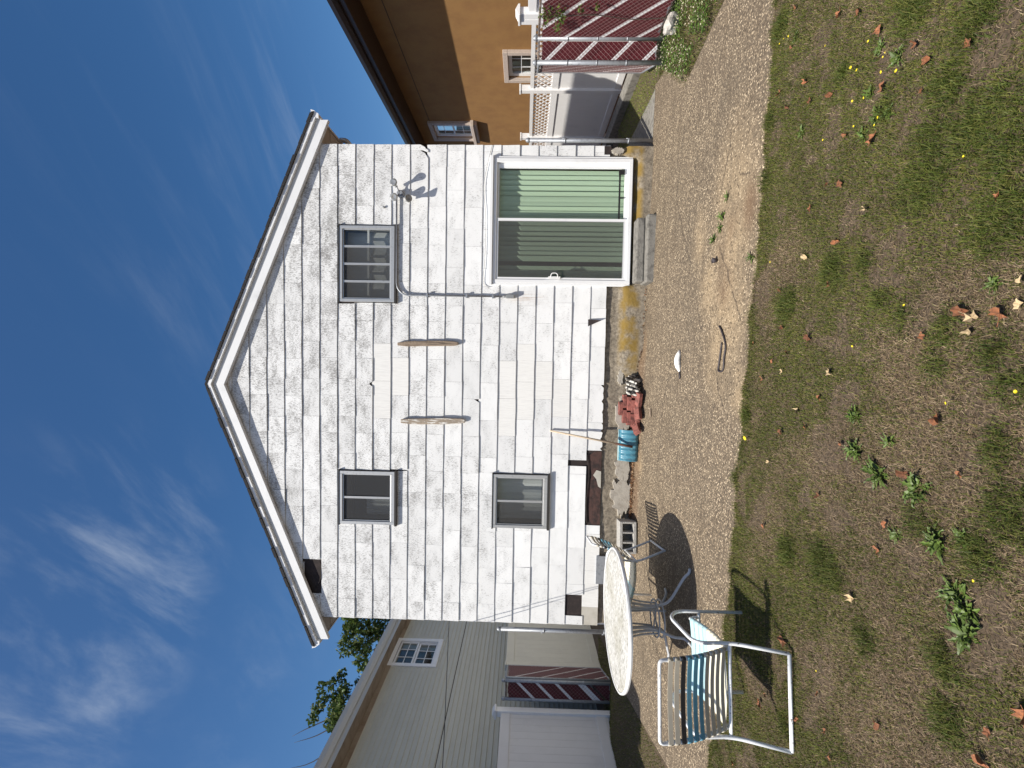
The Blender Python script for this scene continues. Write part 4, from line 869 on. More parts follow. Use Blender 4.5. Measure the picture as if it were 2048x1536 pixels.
# ------------------------------------------------------------------ fences
def clip_rect(poly, w, h0, h1):
    poly = clip(poly, -1, 0, 0); poly = clip(poly, 1, 0, w) if poly else poly
    poly = clip(poly, 0, -1, -h0) if poly else poly; return clip(poly, 0, 1, h1) if poly else poly
def slat_panel(name, A, B, z0, z1, label, cat, slope=1, white=(3, 9, 15, 21, 27), posts=True, damage=(), rail=True, pitch=0.0524, group=None, seed=1):
    A = Vector((A[0], A[1], 0)); B = Vector((B[0], B[1], 0)); t = (B - A); Lg = t.length; t.normalize(); nrm = Vector((t.y, -t.x, 0))
    if nrm.dot(Vector((CAM[0], CAM[1], 0)) - (A + B) / 2) < 0: nrm = -nrm
    root = empty(name, (0, 0, 0), 0, label, cat, group); r = random.Random(seed)
    to3 = lambda p, o: tuple(A + t * p[0] + nrm * o + Vector((0, 0, p[1])))
    H = z1 - z0; n = int((Lg + H) / (pitch * 1.35)) + 2; dv = pitch * 1.35; hwid = dv * 0.485
    for i in range(n):
        c = z0 - (Lg if slope > 0 else 0) + i * dv + 0.5 * dv               # z at p0 = 0
        if slope < 0: c = z0 + i * dv
        f = lambda x, o: c + slope * 1.0 * x + o
        poly = [(-0.1, f(-0.1, -hwid)), (Lg + 0.1, f(Lg + 0.1, -hwid)), (Lg + 0.1, f(Lg + 0.1, hwid)), (-0.1, f(-0.1, hwid))]
        if i in damage: continue
        poly = clip_rect(poly, Lg, z0 + r.uniform(0, 0.05), z1 - 0.03 - r.uniform(0, 0.02))
        if len(poly) < 3 or area(poly) < 0.0004: continue
        b = MB(); b.prism(poly, lambda p: to3(p, 0.004), lambda p: to3(p, -0.003)); b.build('slat', 'slat_white' if i in white else 'slat_red', root)
    wm = MB(); dw = 0.0707; k = int((Lg + H) / dw) + 1
    for sgn in (1, -1):
        for i in range(k):
            c = z0 + i * dw - (Lg if sgn > 0 else 0)
            x0, x1 = (max(0, z0 - c), min(Lg, z1 - c)) if sgn > 0 else (max(0, c - z1), min(Lg, c - z0))
            if x1 - x0 < 0.01: continue
            p, q = (x0, c + sgn * x0), (x1, c + sgn * x1)
            wm.tube([to3(p, 0.009), to3(q, 0.009)], 0.0019, 3, False)
    tag(wm.build('wire_mesh', 'fence_wire', root, recalc=False), kind='stuff')
    if rail:
        for z in (z1, z0 + 0.02): b = MB(); b.tube([to3((0, z), -0.012), to3((Lg, z), -0.012)], 0.016, 8); b.build('rail', 'fence_rust' if z == z1 else 'galvanised', root)
    if posts:
        for x in posts if isinstance(posts, (list, tuple)) else (0, Lg):
            p = A + t * x; b = MB(); b.tube([(p.x, p.y, -0.15), (p.x, p.y, z1 + 0.03)], 0.031, 10); po = b.build('post', 'galvanised', root)
            b = MB(); b.lathe([(0.034, 0), (0.036, 0.02), (0.03, 0.045), (0.012, 0.06), (0.004, 0.062)], 10, Matrix.Translation((p.x, p.y, z1 + 0.022))); b.build('post_cap', 'galvanised', po)
            for zz in (0.25, 0.5, 0.75): zc = z0 + H * zz; b = MB(); b.tube([(p.x, p.y, zc), (p.x, p.y, zc + 0.022)], 0.0345, 10); b.build('band', 'galvanised', po)
    return root
def gate_frame(root, A, B, z0, z1):
    A = Vector((A[0], A[1], 0)); B = Vector((B[0], B[1], 0))
    b = MB(); b.tube(rounded([A + Vector((0, 0, z0)), A + Vector((0, 0, z1)), B + Vector((0, 0, z1)), B + Vector((0, 0, z0)), A + Vector((0, 0, z0))], 0.05), 0.02, 8); b.build('gate_frame', 'galvanised', root)
# right side
slat_panel('slatted_chain_fence', (4.93, -2.6), (4.93, -0.46), 0.05, 1.70, 'long dark red and white slatted chain-link fence at the right edge of the yard', 'fence', slope=1, white=(4, 11, 18, 25, 32, 39, 46), seed=2, posts=(0, 2.14))
slat_panel('slatted_chain_fence', (4.60, -0.46), (4.885, -0.46), 0.06, 1.70, 'narrow red and white slatted fence panel between two posts, right of the white house', 'fence', slope=-1, white=(3, 9, 16, 22), seed=3, posts=(0,))
g = slat_panel('slatted_gate', (4.63, -0.40), (5.02, 0.46), 0.05, 1.69, 'open chain-link gate with dark red slats and bent white slats', 'gate', slope=1, white=(4, 8, 12, 17, 22, 27), posts=False, rail=False, seed=4, damage=(2, 6, 9))
gate_frame(g, (4.63, -0.40), (5.02, 0.46), 0.05, 1.69)
for i, (z0, z1) in enumerate(((0.3, 0.75), (0.7, 1.2), (1.15, 1.6))):
    b = MB(); b.tube([(4.66, -0.41, z0), (4.98, 0.34, z1)], 0.011, 5); b.build('loose_slat', 'slat_white', g)
def steel_post(x, y, h, label):
    z = float(gz(x, y)); p = empty('steel_post', (x, y, z), 0, label, 'post', 'grey gate posts at the house corners')
    b = MB(); b.tube([(0, 0, -0.1), (0, 0, h)], 0.032, 12); b.build('pole', 'galvanised', p)
    b = MB(); b.lathe([(0.034, 0), (0.036, 0.02), (0.03, 0.045), (0.012, 0.06), (0.004, 0.062)], 10, Matrix.Translation((0, 0, h - 0.005))); b.build('post_cap', 'galvanised', p)
    for zz in (0.35, 1.3): b = MB(); b.tube([(0, 0, zz), (0, 0, zz + 0.025)], 0.036, 12); b.tube([(0, -0.03, zz + 0.01), (0, -0.075, zz + 0.01), (0, -0.075, zz + 0.06)], 0.007, 6); b.build('hinge', 'galvanised', p)
steel_post(3.765, 0.03, 1.85, 'round grey steel gate post at the right corner of the white house')
steel_post(-3.80, 0.03, 2.0, 'round grey steel gate post at the left corner of the white house')

def vinyl_fence(name, X, ys, z0, z1, mat, label, lattice=False, post_mat=None, caps=False, posth=0.18, board=0.15, face=-1, zlow=None, post_ys=None, rail_h=0.13, ornate=False):
    root = empty(name, (0, 0, 0), 0, label, 'fence')
    for ya, yb in zip(ys[:-1], ys[1:]):
        za, zb = (z0, z0) if zlow is None else (zlow(ya), zlow(yb)); zt = z1 - (0.42 if lattice else 0)
        n = max(1, int(abs(yb - ya) / board)); top = zt - 0.055
        for i in range(n):
            a = ya + (yb - ya) * i / n; c = ya + (yb - ya) * (i + 1) / n; zl = za + (zb - za) * (i + 0.5) / n
            b = MB(); b.box((X - 0.011, min(a, c) + 0.0012, zl + 0.05), (X + 0.011, max(a, c) - 0.0012, top)); b.build('board', mat, root)
        for q0, q1 in ((za, za + rail_h), (zt - rail_h, zt)):
            b = MB(); b.box((X - 0.028, min(ya, yb), q0), (X + 0.028, max(ya, yb), q1)); b.build('rail', mat, root, bevel=0.004)
        if lattice:
            b = MB(); b.box((X - 0.025, min(ya, yb), z1 - 0.07), (X + 0.025, max(ya, yb), z1)); b.build('rail', mat, root)
            lo, hi = zt, z1 - 0.07; H = hi - lo; L = abs(yb - ya); y_0 = min(ya, yb)
            for sgn in (1, -1):
                k = int((L + H) / 0.135) + 1
                for i in range(k):
                    c = i * 0.135 - (H if sgn > 0 else 0); pl = [(c, lo), (c + 0.036, lo), (c + 0.036 + sgn * H, hi), (c + sgn * H, hi)]
                    pl = clip(pl, -1, 0, 0.0); pl = clip(pl, 1, 0, L) if pl else pl
                    if len(pl) < 3: continue
                    o_ = 0.004 * sgn; b = MB(); b.prism(pl, lambda p: (X + o_ - 0.0035, y_0 + p[0], p[1]), lambda p: (X + o_ + 0.0035, y_0 + p[0], p[1])); b.build('lattice_strip', mat, root)
    for y in (post_ys or ys):
        b = MB(); b.box((X - 0.058, y - 0.058, -0.15), (X + 0.058, y + 0.058, z1 + posth - 0.02)); po = b.build('post', post_mat or mat, root, bevel=0.006)
        b = MB()
        if caps: b.prism([(-0.085, 0), (0.085, 0), (0.085, 0.03), (0.0, 0.075), (-0.085, 0.03)], lambda p: (X + p[0], y - 0.085, z1 + posth - 0.018 + p[1]), lambda p: (X + p[0], y + 0.085, z1 + posth - 0.018 + p[1]))
        else: b.box((X - 0.068, y - 0.068, z1 + posth - 0.018), (X + 0.068, y + 0.068, z1 + posth + 0.015))
        b.build('post_cap', post_mat or mat, po, bevel=0.004)
    return root
vinyl_fence('vinyl_fence', 5.86, [0.5, 2.45, 4.45, 6.5], 0.02, 1.80, 'white_vinyl', 'white vinyl fence with lattice top behind the slatted gate, right of the white house', lattice=True, posth=0.20)
vinyl_fence('vinyl_fence', 5.86, [-3.0, -1.2, 0.38], 0.02, 1.86, 'white_vinyl', 'plain white vinyl fence with capped posts behind the long red slatted fence', caps=True, posth=0.14)
vinyl_fence('vinyl_fence', -5.90, [2.3, 4.6, 7.0, 9.4], 0.10, 2.08, 'beige_vinyl', 'beige vinyl fence panel behind the white table, left of the white house', posth=0.0, rail_h=0.17)
vinyl_fence('vinyl_fence', -5.92, [-3.2, -1.1, 1.02], 0.14, 2.12, 'shaded_vinyl', 'white vinyl fence in shade at the left edge of the yard', posth=0.10, caps=True, rail_h=0.17, post_mat='white_vinyl', zlow=lambda y: 0.14 + 0.1 * (1.02 - y) / 2)
slat_panel('slatted_chain_fence', (-5.80, 1.2), (-5.45, 1.2), 0.12, 2.04, 'narrow dark red slatted fence panel beside the white vinyl fence on the left', 'fence', slope=1, white=(7, 8, 14, 19, 24), seed=6, damage=(5,))
g = slat_panel('slatted_gate', (-5.42, 1.24), (-5.84, 2.22), 0.12, 2.04, 'open red slatted gate seen edge-on beside the beige vinyl fence', 'gate', slope=-1, white=(5, 12, 19, 26), posts=False, rail=False, seed=7)
gate_frame(g, (-5.42, 1.24), (-5.84, 2.22), 0.12, 2.04)

# ------------------------------------------------------------------ orange house on the right
oh = empty('orange_house', (7.0, 4.0, 0), 0, 'orange brown stucco house with deep dark brown eaves on the right', 'house')
def part(root, name, mat, boxes, bevel=0.0, sub=None):
    b = MB()
    for a, c in boxes: b.box(tuple(Vector(a) - root.location), tuple(Vector(c) - root.location))
    return b.build(name, mat, sub if sub is not None else root, bevel=bevel)
OW1, OW2 = (3.14, 4.03, 1.15, 2.29), (6.15, 7.0, 3.42, 4.50)
rects = [(-4.0, 14.0, -0.2, 4.95)]
for h in (OW1, OW2): rects = subtract(rects, h)
part(oh, 'wall', 'stucco', [((7.0, a, c), (7.2, b_, d)) for a, b_, c, d in rects] + [((7.2, -4.0, -0.2), (14, -3.8, 4.95)), ((7.2, 13.8, -0.2), (14, 14.0, 4.95))])
part(oh, 'soffit', 'brown_trim', [((6.42, -4.4, 4.952), (7.25, 14.4, 4.98))])
part(oh, 'fascia', 'brown_trim', [((6.40, -4.4, 4.94), (6.425, 14.4, 5.14))])
gb = MB(); gb.prism([(6.398, 5.15), (6.398, 5.03), (6.34, 5.03), (6.29, 5.09), (6.28, 5.16), (6.288, 5.16), (6.3, 5.09), (6.345, 5.04), (6.388, 5.04), (6.388, 5.15)], lambda p: (p[0] - 7.0, -4.4 - 4, p[1]), lambda p: (p[0] - 7.0, 14.4 - 4, p[1])); gb.build('gutter', 'gutter_brown', oh)
rb_ = MB(); rb_.prism([(6.36, 5.16), (10.6, 7.0), (10.6, 6.9), (6.42, 5.10)], lambda p: (p[0] - 7.0, -4.45 - 4, p[1]), lambda p: (p[0] - 7.0, 14.45 - 4, p[1])); rb_.prism([(10.6, 7.0), (14.6, 5.2), (14.6, 5.1), (10.6, 6.9)], lambda p: (p[0] - 7.0, -4.45 - 4, p[1]), lambda p: (p[0] - 7.0, 14.45 - 4, p[1])); rb_.build('roof', 'roof_shingle', oh)
b = MB(); b.tube([(-0.005, -8, 4.55), (-0.005, 10, 4.55)], 0.006, 5); b.build('wall_cable', 'cable_black', oh)
for (ya, yb, za, zb), sill in ((OW1, False), (OW2, True)):
    wn = part(oh, 'window', 'stone_trim', [((6.93, ya - 0.10, za), (7.02, ya - 0.001, zb)), ((6.93, yb + 0.001, za), (7.02, yb + 0.10, zb)), ((6.93, ya - 0.10, zb + 0.001), (7.02, yb + 0.10, zb + 0.11))], 0.008)
    part(oh, 'sash', 'white_trim', [((7.03, ya, za), (7.09, ya + 0.09, zb)), ((7.03, yb - 0.09, za), (7.09, yb, zb)), ((7.03, ya + 0.09, zb - 0.08), (7.09, yb - 0.09, zb)), ((7.03, ya + 0.09, za), (7.09, yb - 0.09, za + 0.06)), ((7.035, ya + 0.09, (za + zb) / 2 - 0.02), (7.085, yb - 0.09, (za + zb) / 2 + 0.02))], 0, wn)
    for f in (0.33, 0.66): part(oh, 'muntin', 'white_trim', [((7.05, ya + (yb - ya) * f - 0.008, za + 0.06), (7.062, ya + (yb - ya) * f + 0.008, zb - 0.08))], 0, wn)
    for f in (0.25, 0.75): part(oh, 'muntin', 'white_trim', [((7.052, ya + 0.09, za + (zb - za) * f - 0.008), (7.06, yb - 0.09, za + (zb - za) * f + 0.008))], 0, wn)
    part(oh, 'pane', 'glass', [((7.064, ya + 0.085, za + 0.055), (7.069, yb - 0.085, zb - 0.075))], 0, wn)
    part(oh, 'room_back', 'room', [((7.6, ya - 0.2, za - 0.2), (7.65, yb + 0.2, zb + 0.2))], 0, wn)
    if sill: part(oh, 'sill', 'stone_trim', [((6.84, ya - 0.16, za - 0.09), (7.01, yb + 0.16, za - 0.001)), ((6.88, ya - 0.12, za - 0.17), (7.01, yb + 0.12, za - 0.091))], 0.01, wn)

# ------------------------------------------------------------------ grey sided house on the left
gh = empty('grey_house', (-7.0, 4.0, 0), 0, 'grey vinyl sided house with long eave on the left', 'house')
WX = -7.0; GW = (3.90, 4.82, 3.93, 4.90)
rects = subtract([(-3.0, 15.0, -0.2, 5.0)], GW)
part(gh, 'wall', 'siding_grey', [((WX - 0.2, a, c), (WX - 0.03, b_, d)) for a, b_, c, d in rects])
pz_ = 0.104; k = 0; z = 0.1
while z < 5.0:
    for a, b_, c, d in subtract([(-3.0, 15.0, z, z + pz_)], (GW[0] - 0.11, GW[1] + 0.11, GW[2] - 0.12, GW[3] + 0.11)):
        jn = [a] + sorted(random.Random(k).uniform(-2, 9) for _ in range(2)) + [b_]; jn = [q for q in jn if a <= q <= b_]
        m = MB()
        for y_a, y_b in zip(jn[:-1], jn[1:]):
            if y_b - y_a < 0.05: continue
            o_ = 0.0015 * (k % 2)
            m.prism([(WX - 0.004 + 0.0, d), (WX + 0.016 + o_, c + 0.004), (WX + 0.012 + o_, c), (WX - 0.028, c), (WX - 0.028, d)], lambda p: (p[0] + 7.0, y_a + 0.002 - 4, p[1]), lambda p: (p[0] + 7.0, y_b - 0.002 - 4, p[1]))
        if m.v: m.build('siding_board', 'siding_grey', gh)
    z += pz_; k += 1
part(gh, 'soffit', 'stained_soffit', [((WX - 0.05, -3.2, 5.001), (-6.60, 15.2, 5.02))])
part(gh, 'frieze', 'stained_soffit', [((WX - 0.02, -3.0, 4.90), (WX + 0.03, 15, 5.0))])
part(gh, 'fascia', 'grey_fascia', [((-6.60, -3.2, 5.0), (-6.575, 15.2, 5.20))])
b = MB(); b.prism([(-6.574, 5.22), (-6.574, 5.08), (-6.52, 5.08), (-6.47, 5.15), (-6.455, 5.23), (-6.465, 5.23), (-6.48, 5.15), (-6.525, 5.09), (-6.564, 5.09), (-6.564, 5.22)], lambda p: (p[0] + 7, -3.2 - 4, p[1]), lambda p: (p[0] + 7, 15.2 - 4, p[1])); b.build('gutter', 'grey_fascia', gh)
b = MB(); b.prism([(-6.52, 5.235), (-10.6, 6.7), (-10.6, 6.6), (-6.60, 5.16)], lambda p: (p[0] + 7, -3.25 - 4, p[1]), lambda p: (p[0] + 7, 15.25 - 4, p[1])); b.prism([(-10.6, 6.7), (-14.5, 5.2), (-14.5, 5.1), (-10.6, 6.6)], lambda p: (p[0] + 7, -3.25 - 4, p[1]), lambda p: (p[0] + 7, 15.25 - 4, p[1])); b.build('roof', 'roof_shingle', gh)
ya, yb, za, zb = GW
wn = part(gh, 'window', 'white_vinyl', [((WX - 0.03, ya - 0.11, za - 0.12), (WX + 0.035, ya, zb + 0.11)), ((WX - 0.03, yb, za - 0.12), (WX + 0.035, yb + 0.11, zb + 0.11)), ((WX - 0.03, ya, zb), (WX + 0.035, yb, zb + 0.11)), ((WX - 0.03, ya, za - 0.12), (WX + 0.035, yb, za))], 0.008)
zm = (za + zb) / 2
for q0, q1, xx in ((zm + 0.005, zb, -0.035), (za, zm - 0.005, -0.06)):
    sa_ = part(gh, 'sash', 'white_vinyl', [((WX + xx, ya, q0), (WX + xx + 0.03, ya + 0.045, q1)), ((WX + xx, yb - 0.045, q0), (WX + xx + 0.03, yb, q1)), ((WX + xx, ya + 0.045, q1 - 0.04), (WX + xx + 0.03, yb - 0.045, q1)), ((WX + xx, ya + 0.045, q0), (WX + xx + 0.03, yb - 0.045, q0 + 0.04))], 0, wn)
    for f in (0.333, 0.667): part(gh, 'muntin', 'white_vinyl', [((WX + xx + 0.008, ya + (yb - ya) * f - 0.008, q0 + 0.04), (WX + xx + 0.02, ya + (yb - ya) * f + 0.008, q1 - 0.04))], 0, wn)
    part(gh, 'muntin', 'white_vinyl', [((WX + xx + 0.009, ya + 0.045, (q0 + q1) / 2 - 0.008), (WX + xx + 0.019, yb - 0.045, (q0 + q1) / 2 + 0.008))], 0, wn)
    part(gh, 'pane', 'glass', [((WX + xx + 0.003, ya + 0.04, q0 + 0.035), (WX + xx + 0.007, yb - 0.04, q1 - 0.035))], 0, wn)
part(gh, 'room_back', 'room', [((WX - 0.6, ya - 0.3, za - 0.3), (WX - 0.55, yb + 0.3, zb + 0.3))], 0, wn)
# overhead cables
for i, (P, lab) in enumerate((([(-4.5, -3.3, 2.55), (-4.2, -2.127, 2.66), (-3.95, -1.0, 2.80), (-3.80, 0.0, 2.93), (-3.72, 0.7, 3.02)], 'black cable crossing the grey siding, the higher one at the white house'), ([(-4.5, -3.3, 2.79), (-4.2, -2.131, 2.744), (-3.95, -1.0, 2.70), (-3.80, 0.0, 2.67), (-3.72, 0.7, 2.66)], 'black cable crossing the grey siding, the lower one at the white house'))):
    b = MB(); b.tube(smooth_path(P, 8), 0.0055, 6); tag(b.build('overhead_cable', 'cable_black', None), lab, 'cable', 'overhead cables')

# ------------------------------------------------------------------ trees behind the grey house
def foliage_mesh(name, centres, n_per, size, seed, cols):
    r = np.random.default_rng(seed); V = []; C = []
    for (cx, cy, cz, rad) in centres:
        n = int(n_per * rad * rad)
        p = r.normal(size=(n, 3)); p /= np.linalg.norm(p, axis=1)[:, None]; p *= (r.random((n, 1)) ** 0.45) * rad; p[:, 2] *= 0.8
        p += np.array([cx, cy, cz])
        u = r.normal(size=(n, 3)); u /= np.linalg.norm(u, axis=1)[:, None]; v = np.cross(u, r.normal(size=(n, 3))); v /= np.linalg.norm(v, axis=1)[:, None]
        s = size * r.uniform(0.6, 1.3, (n, 1))
        V.append(np.stack([p - u * s, p + v * s * 0.5, p + u * s, p - v * s * 0.5], 1)); col = np.array(cols)[r.integers(0, len(cols), n)] * r.uniform(0.7, 1.3, (n, 1)); C.append(np.repeat(col[:, None, :], 4, 1))
    return quads_mesh(name, np.concatenate(V), np.concatenate(C))
def quads_mesh(name, V, C):
    n = len(V); k = V.shape[1]; me = bpy.data.meshes.new(name); me.vertices.add(n * k); me.vertices.foreach_set('co', V.astype(np.float32).ravel())
    me.loops.add(n * k); me.loops.foreach_set('vertex_index', np.arange(n * k, dtype=np.int32)); me.polygons.add(n)
    me.polygons.foreach_set('loop_start', np.arange(0, n * k, k, dtype=np.int32)); me.polygons.foreach_set('loop_total', np.full(n, k, np.int32))
    a = me.attributes.new('Col', 'FLOAT_COLOR', 'POINT'); c4 = np.ones((n * k, 4), np.float32); c4[:, :3] = C.reshape(-1, 3); a.data.foreach_set('color', c4.ravel()); me.update(); return me
def tree(base, limbs, clumps, label, seed):
    t = empty('tree', base, 0, label, 'tree', 'trees behind the grey house'); b = MB()
    top = limbs[0][0]; b.tube(smooth_path([(0, 0, -0.3), (0.05, 0, top[2] * 0.5 - base[2]), tuple(Vector(top) - Vector(base))], 5), [0.22 - 0.012 * i for i in range(11)], 9)
    b.build('trunk', 'bark', t)
    for pts in limbs:
        m = MB(); P = smooth_path([tuple(Vector(p) - Vector(base)) for p in pts], 4); m.tube(P, [0.05 * (1 - 0.9 * i / (len(P) - 1)) for i in range(len(P))], 6); m.build('limb', 'bark', t)
    me = foliage_mesh('crown', [(x - base[0], y - base[1], z - base[2], r) for x, y, z, r in clumps], 520, 0.11, seed, [(0.055, 0.10, 0.022), (0.085, 0.13, 0.028), (0.12, 0.145, 0.04), (0.045, 0.075, 0.02)])
    link('crown', me, 'tree_leaf', t)
rt = random.Random(21)
cl = [(-11.6 + rt.uniform(-1.3, 1.2), 14 + rt.uniform(-1, 1), 8.4 + rt.uniform(-1.6, 1.1), rt.uniform(0.3, 0.6)) for _ in range(26)] + [(-12.9, 14, 9.3, 0.4), (-12.2, 14, 9.4, 0.45), (-11.3, 14, 9.6, 0.4), (-10.8, 14, 9.9, 0.35), (-13.1, 14, 8.9, 0.3), (-13.9, 14, 9.0, 0.35), (-14.1, 14, 8.6, 0.4)]
tree((-11.8, 14, -0.3), [[(-11.8, 14, 6.0), (-12.2, 14, 7.6), (-12.9, 14, 9.3)], [(-11.8, 14, 6.0), (-11.3, 14, 8), (-11.2, 14, 9.5)], [(-11.8, 14, 6.0), (-13.0, 14.2, 7.5), (-14.0, 14, 8.8)]], cl, 'leafy green tree between the grey house and the white house', 31)
cl = [(-15.4 + rt.uniform(-1.0, 1.0), 14 + rt.uniform(-0.8, 0.8), 9.4 + rt.uniform(-1.6, 1.2), rt.uniform(0.22, 0.5)) for _ in range(24)] + [(-14.8, 14, 10.5, 0.3), (-15.0, 14, 11.0, 0.28), (-15.5, 14, 10.9, 0.4), (-16.0, 14, 11.2, 0.4), (-16.5, 14, 11.4, 0.35), (-16.7, 14, 10.6, 0.35), (-16.9, 14, 10.2, 0.3), (-15.9, 14, 10.3, 0.5)]
tree((-15.8, 14, -0.3), [[(-15.8, 14, 7.0), (-15.4, 14, 9.4), (-14.8, 14, 11.1)], [(-15.8, 14, 7.0), (-16.1, 14, 9.6), (-16.9, 14, 11.5), (-17.4, 14, 12.4)], [(-15.8, 14, 7.0), (-16.4, 14, 9.6), (-17.3, 14, 11.2), (-17.7, 14, 12.3)], [(-15.8, 14, 7.0), (-17.2, 14, 9.5), (-18.6, 14, 11.4), (-19.0, 14, 12.6)]], cl, 'tree with bare upper twigs rising over the eave of the grey house', 32)

# ------------------------------------------------------------------ grass
def blades(name, px, py, length, width, lean, col, seed, label, base=None):
    r = np.random.default_rng(seed); n = len(px); a = r.uniform(0, 2 * math.pi, n); pz = (gz(px, py) - 0.022 + (fbm(px, py, 2.2, 3) - 0.5) * 0.03 * (py < -2.2)) if base is None else base
    d = np.stack([np.cos(a), np.sin(a), np.zeros(n)], 1); s = np.stack([-np.sin(a), np.cos(a), np.zeros(n)], 1)
    tw = r.uniform(-0.9, 0.9, n); s = s * np.cos(tw)[:, None] + d * np.sin(tw)[:, None]
    P = np.stack([px, py, pz], 1); ln = length[:, None]; le = lean[:, None]; wv = width[:, None]
    up = np.array([0, 0, 1.0])
    m = P + up * ln * 0.55 * (1 - 0.6 * le) + d * ln * 0.35 * le
    t = P + up * ln * (1 - le) + d * ln * 0.9 * le
    V = np.stack([P - s * wv * .5, P + s * wv * .5, m + s * wv * .38, m - s * wv * .38], 1)
    T = np.stack([m - s * wv * .38, m + s * wv * .38, t, t], 1); T[:, 3] = t - s * wv * .04
    C = np.repeat(col[:, None, :], 4, 1)
    me = quads_mesh(name, np.concatenate([V, T]), np.concatenate([C, C * 1.08])); o = link(name, me, 'grass_blade'); return tag(o, label, 'grass', kind='stuff')
GREEN = np.array([[0.085, 0.105, 0.018], [0.115, 0.130, 0.026], [0.055, 0.078, 0.015], [0.155, 0.145, 0.038]]); STRAW = np.array([[0.25, 0.185, 0.11], [0.17, 0.122, 0.07], [0.33, 0.255, 0.165], [0.11, 0.078, 0.046]])
def pick(pal, n, r): return pal[r.integers(0, len(pal), n)] * r.uniform(0.75, 1.3, (n, 1))
TUFT_PIX = [(1448 + a / 3.072, b / 3.072, s) for a, b, s in ((1500, 760, .16), (1250, 820, .12), (1200, 1150, .15), (1700, 1350, .16), (1300, 950, .10), (1650, 700, .14), (1350, 560, .12), (1750, 900, .12), (350, 150, .09), (270, 740, .07), (235, 1120, .08), (720, 460, .06), (980, 660, .07), (1150, 60, .14), (1560, 120, .12))] + \
    [(1448 + a / 3.072, 500 + b / 3.072, s) for a, b, s in ((860, 60, .08), (960, 300, .07), (1100, 420, .08), (380, 330, .13), (670, 120, .12), (140, 1020, .07), (1350, 480, .1), (1640, 640, .12), (1280, 700, .08), (1750, 820, .1), (60, 1400, .07), (1650, 1200, .1))] + \
    [(1448 + a / 2.865, 1000 + b / 2.865, s) for a, b, s in ((1250, 930, .11), (800, 800, .09), (560, 350, .14), (350, 300, .12), (620, 420, .1), (1100, 130, .1), (1260, 1270, .12), (340, 1290, .07), (1600, 90, .12), (1450, 300, .12))]
TUFTS = [(*on_ground(x, y), s) for x, y, s in TUFT_PIX]
def lawn_grass():
    r = np.random.default_rng(5); n = 640000
    # denser towards the viewer where blades show larger
    y = -5.95 + (r.random(n) ** 1.0) * 3.2; x = r.uniform(-4.3, 4.6, n)
    dist = y + 7.295; keep = (np.abs(x - 0.3) < dist * 0.98 + 0.25) & (y < edge(x) + 0.02 * r.random(n)); x, y = x[keep], y[keep]; n = len(x)
    g = fbm(x, y, 1.5, 11) * 0.75 + fbm(x, y, 6.0, 15) * 0.25
    g = g + 0.16 * sstep((-0.6 - x) / 1.6) * sstep((y + 4.9) / 0.9) + 0.13 * sstep((x - 0.8) / 1.0) - 0.05
    ed = sstep(1 - (edge(x) - y) / 0.22); g = g + 0.16 * ed
    tuft = np.zeros(n)
    for tx, ty, s in TUFTS: tuft = np.maximum(tuft, sstep(1 - np.hypot(x - tx, y - ty) / (s * 1.5)))
    tuft = tuft * (0.45 + 0.9 * fbm(x, y, 14, 91))
    bare = sstep((fbm(x, y, 3.4, 19) - 0.62) / 0.10) * (1 - tuft)
    keep = r.random(n) > bare * 0.6; x, y, g, tuft, ed = x[keep], y[keep], g[keep], tuft[keep], ed[keep]; n = len(x)
    green = r.random(n) * (1 + 0.9 * bare[keep]) < np.clip((g - 0.44) * 3.4 + 0.62, 0.24, 0.94) + tuft * 0.6
    L = np.where(green, r.uniform(0.018, 0.054, n), r.uniform(0.02, 0.06, n)) + tuft * r.uniform(0.02, 0.085, n) * green + ed * 0.02 * r.random(n)
    lean = np.where(green, r.uniform(0.2, 0.8, n), r.uniform(0.5, 0.98, n))
    W = np.where(green, r.uniform(0.0022, 0.0042, n), r.uniform(0.0018, 0.0034, n))
    C = np.where(green[:, None], pick(GREEN, n, r), pick(STRAW, n, r)); C = np.where((tuft > 0.3)[:, None] & green[:, None], C * np.array([0.80, 0.86, 0.85]), C)
    C = C * (0.8 + 0.5 * fbm(x, y, 4.0, 23))[:, None]
    blades('lawn_grass', x, y, L, W, lean, C, 6, 'patchy half dry lawn grass in the foreground')
lawn_grass()
def side_grass():
    r = np.random.default_rng(8); n = 60000
    x = r.uniform(-6.3, -3.9, n); y = r.uniform(-2.9, 2.6, n); k = (x < xl(y) - 0.02 + 0.05 * r.random(n)) & (y > -2.9); x, y = x[k], y[k]; n = len(x)
    gr = r.random(n) < 0.72; C = np.where(gr[:, None], pick(GREEN, n, r) * 1.1, pick(STRAW, n, r))
    blades('side_grass', x, y, r.uniform(0.025, 0.06, n), r.uniform(0.003, 0.006, n), r.uniform(0.2, 0.8, n), C, 9, 'green grass strip below the white vinyl fence on the left')
    # rough grass and clover on the right, and the tuft in the alley
    n = 46000; x = r.uniform(3.6, 5.8, n); y = r.uniform(-3.4, -0.1, n); k = (x > xr(y) - 0.05 * r.random(n)); x, y = x[k], y[k]; n = len(x)
    gr = r.random(n) < 0.7; C = np.where(gr[:, None], pick(GREEN, n, r), pick(STRAW, n, r))
    blades('bed_grass', x, y, r.uniform(0.03, 0.08, n), r.uniform(0.003, 0.006, n), r.uniform(0.2, 0.8, n), C, 10, 'rough grass below the long red slatted fence')
    n = 9000; x = r.uniform(4.45, 5.36, n); y = r.uniform(0.0, 3.0, n); C = pick(GREEN, n, r) * np.array([1.5, 1.7, 1.1])
    blades('alley_grass', x, y, r.uniform(0.02, 0.05, n), r.uniform(0.004, 0.007, n), r.uniform(0.3, 0.9, n), C, 12, 'bright short grass in the alley beside the vinyl fence')
side_grass()
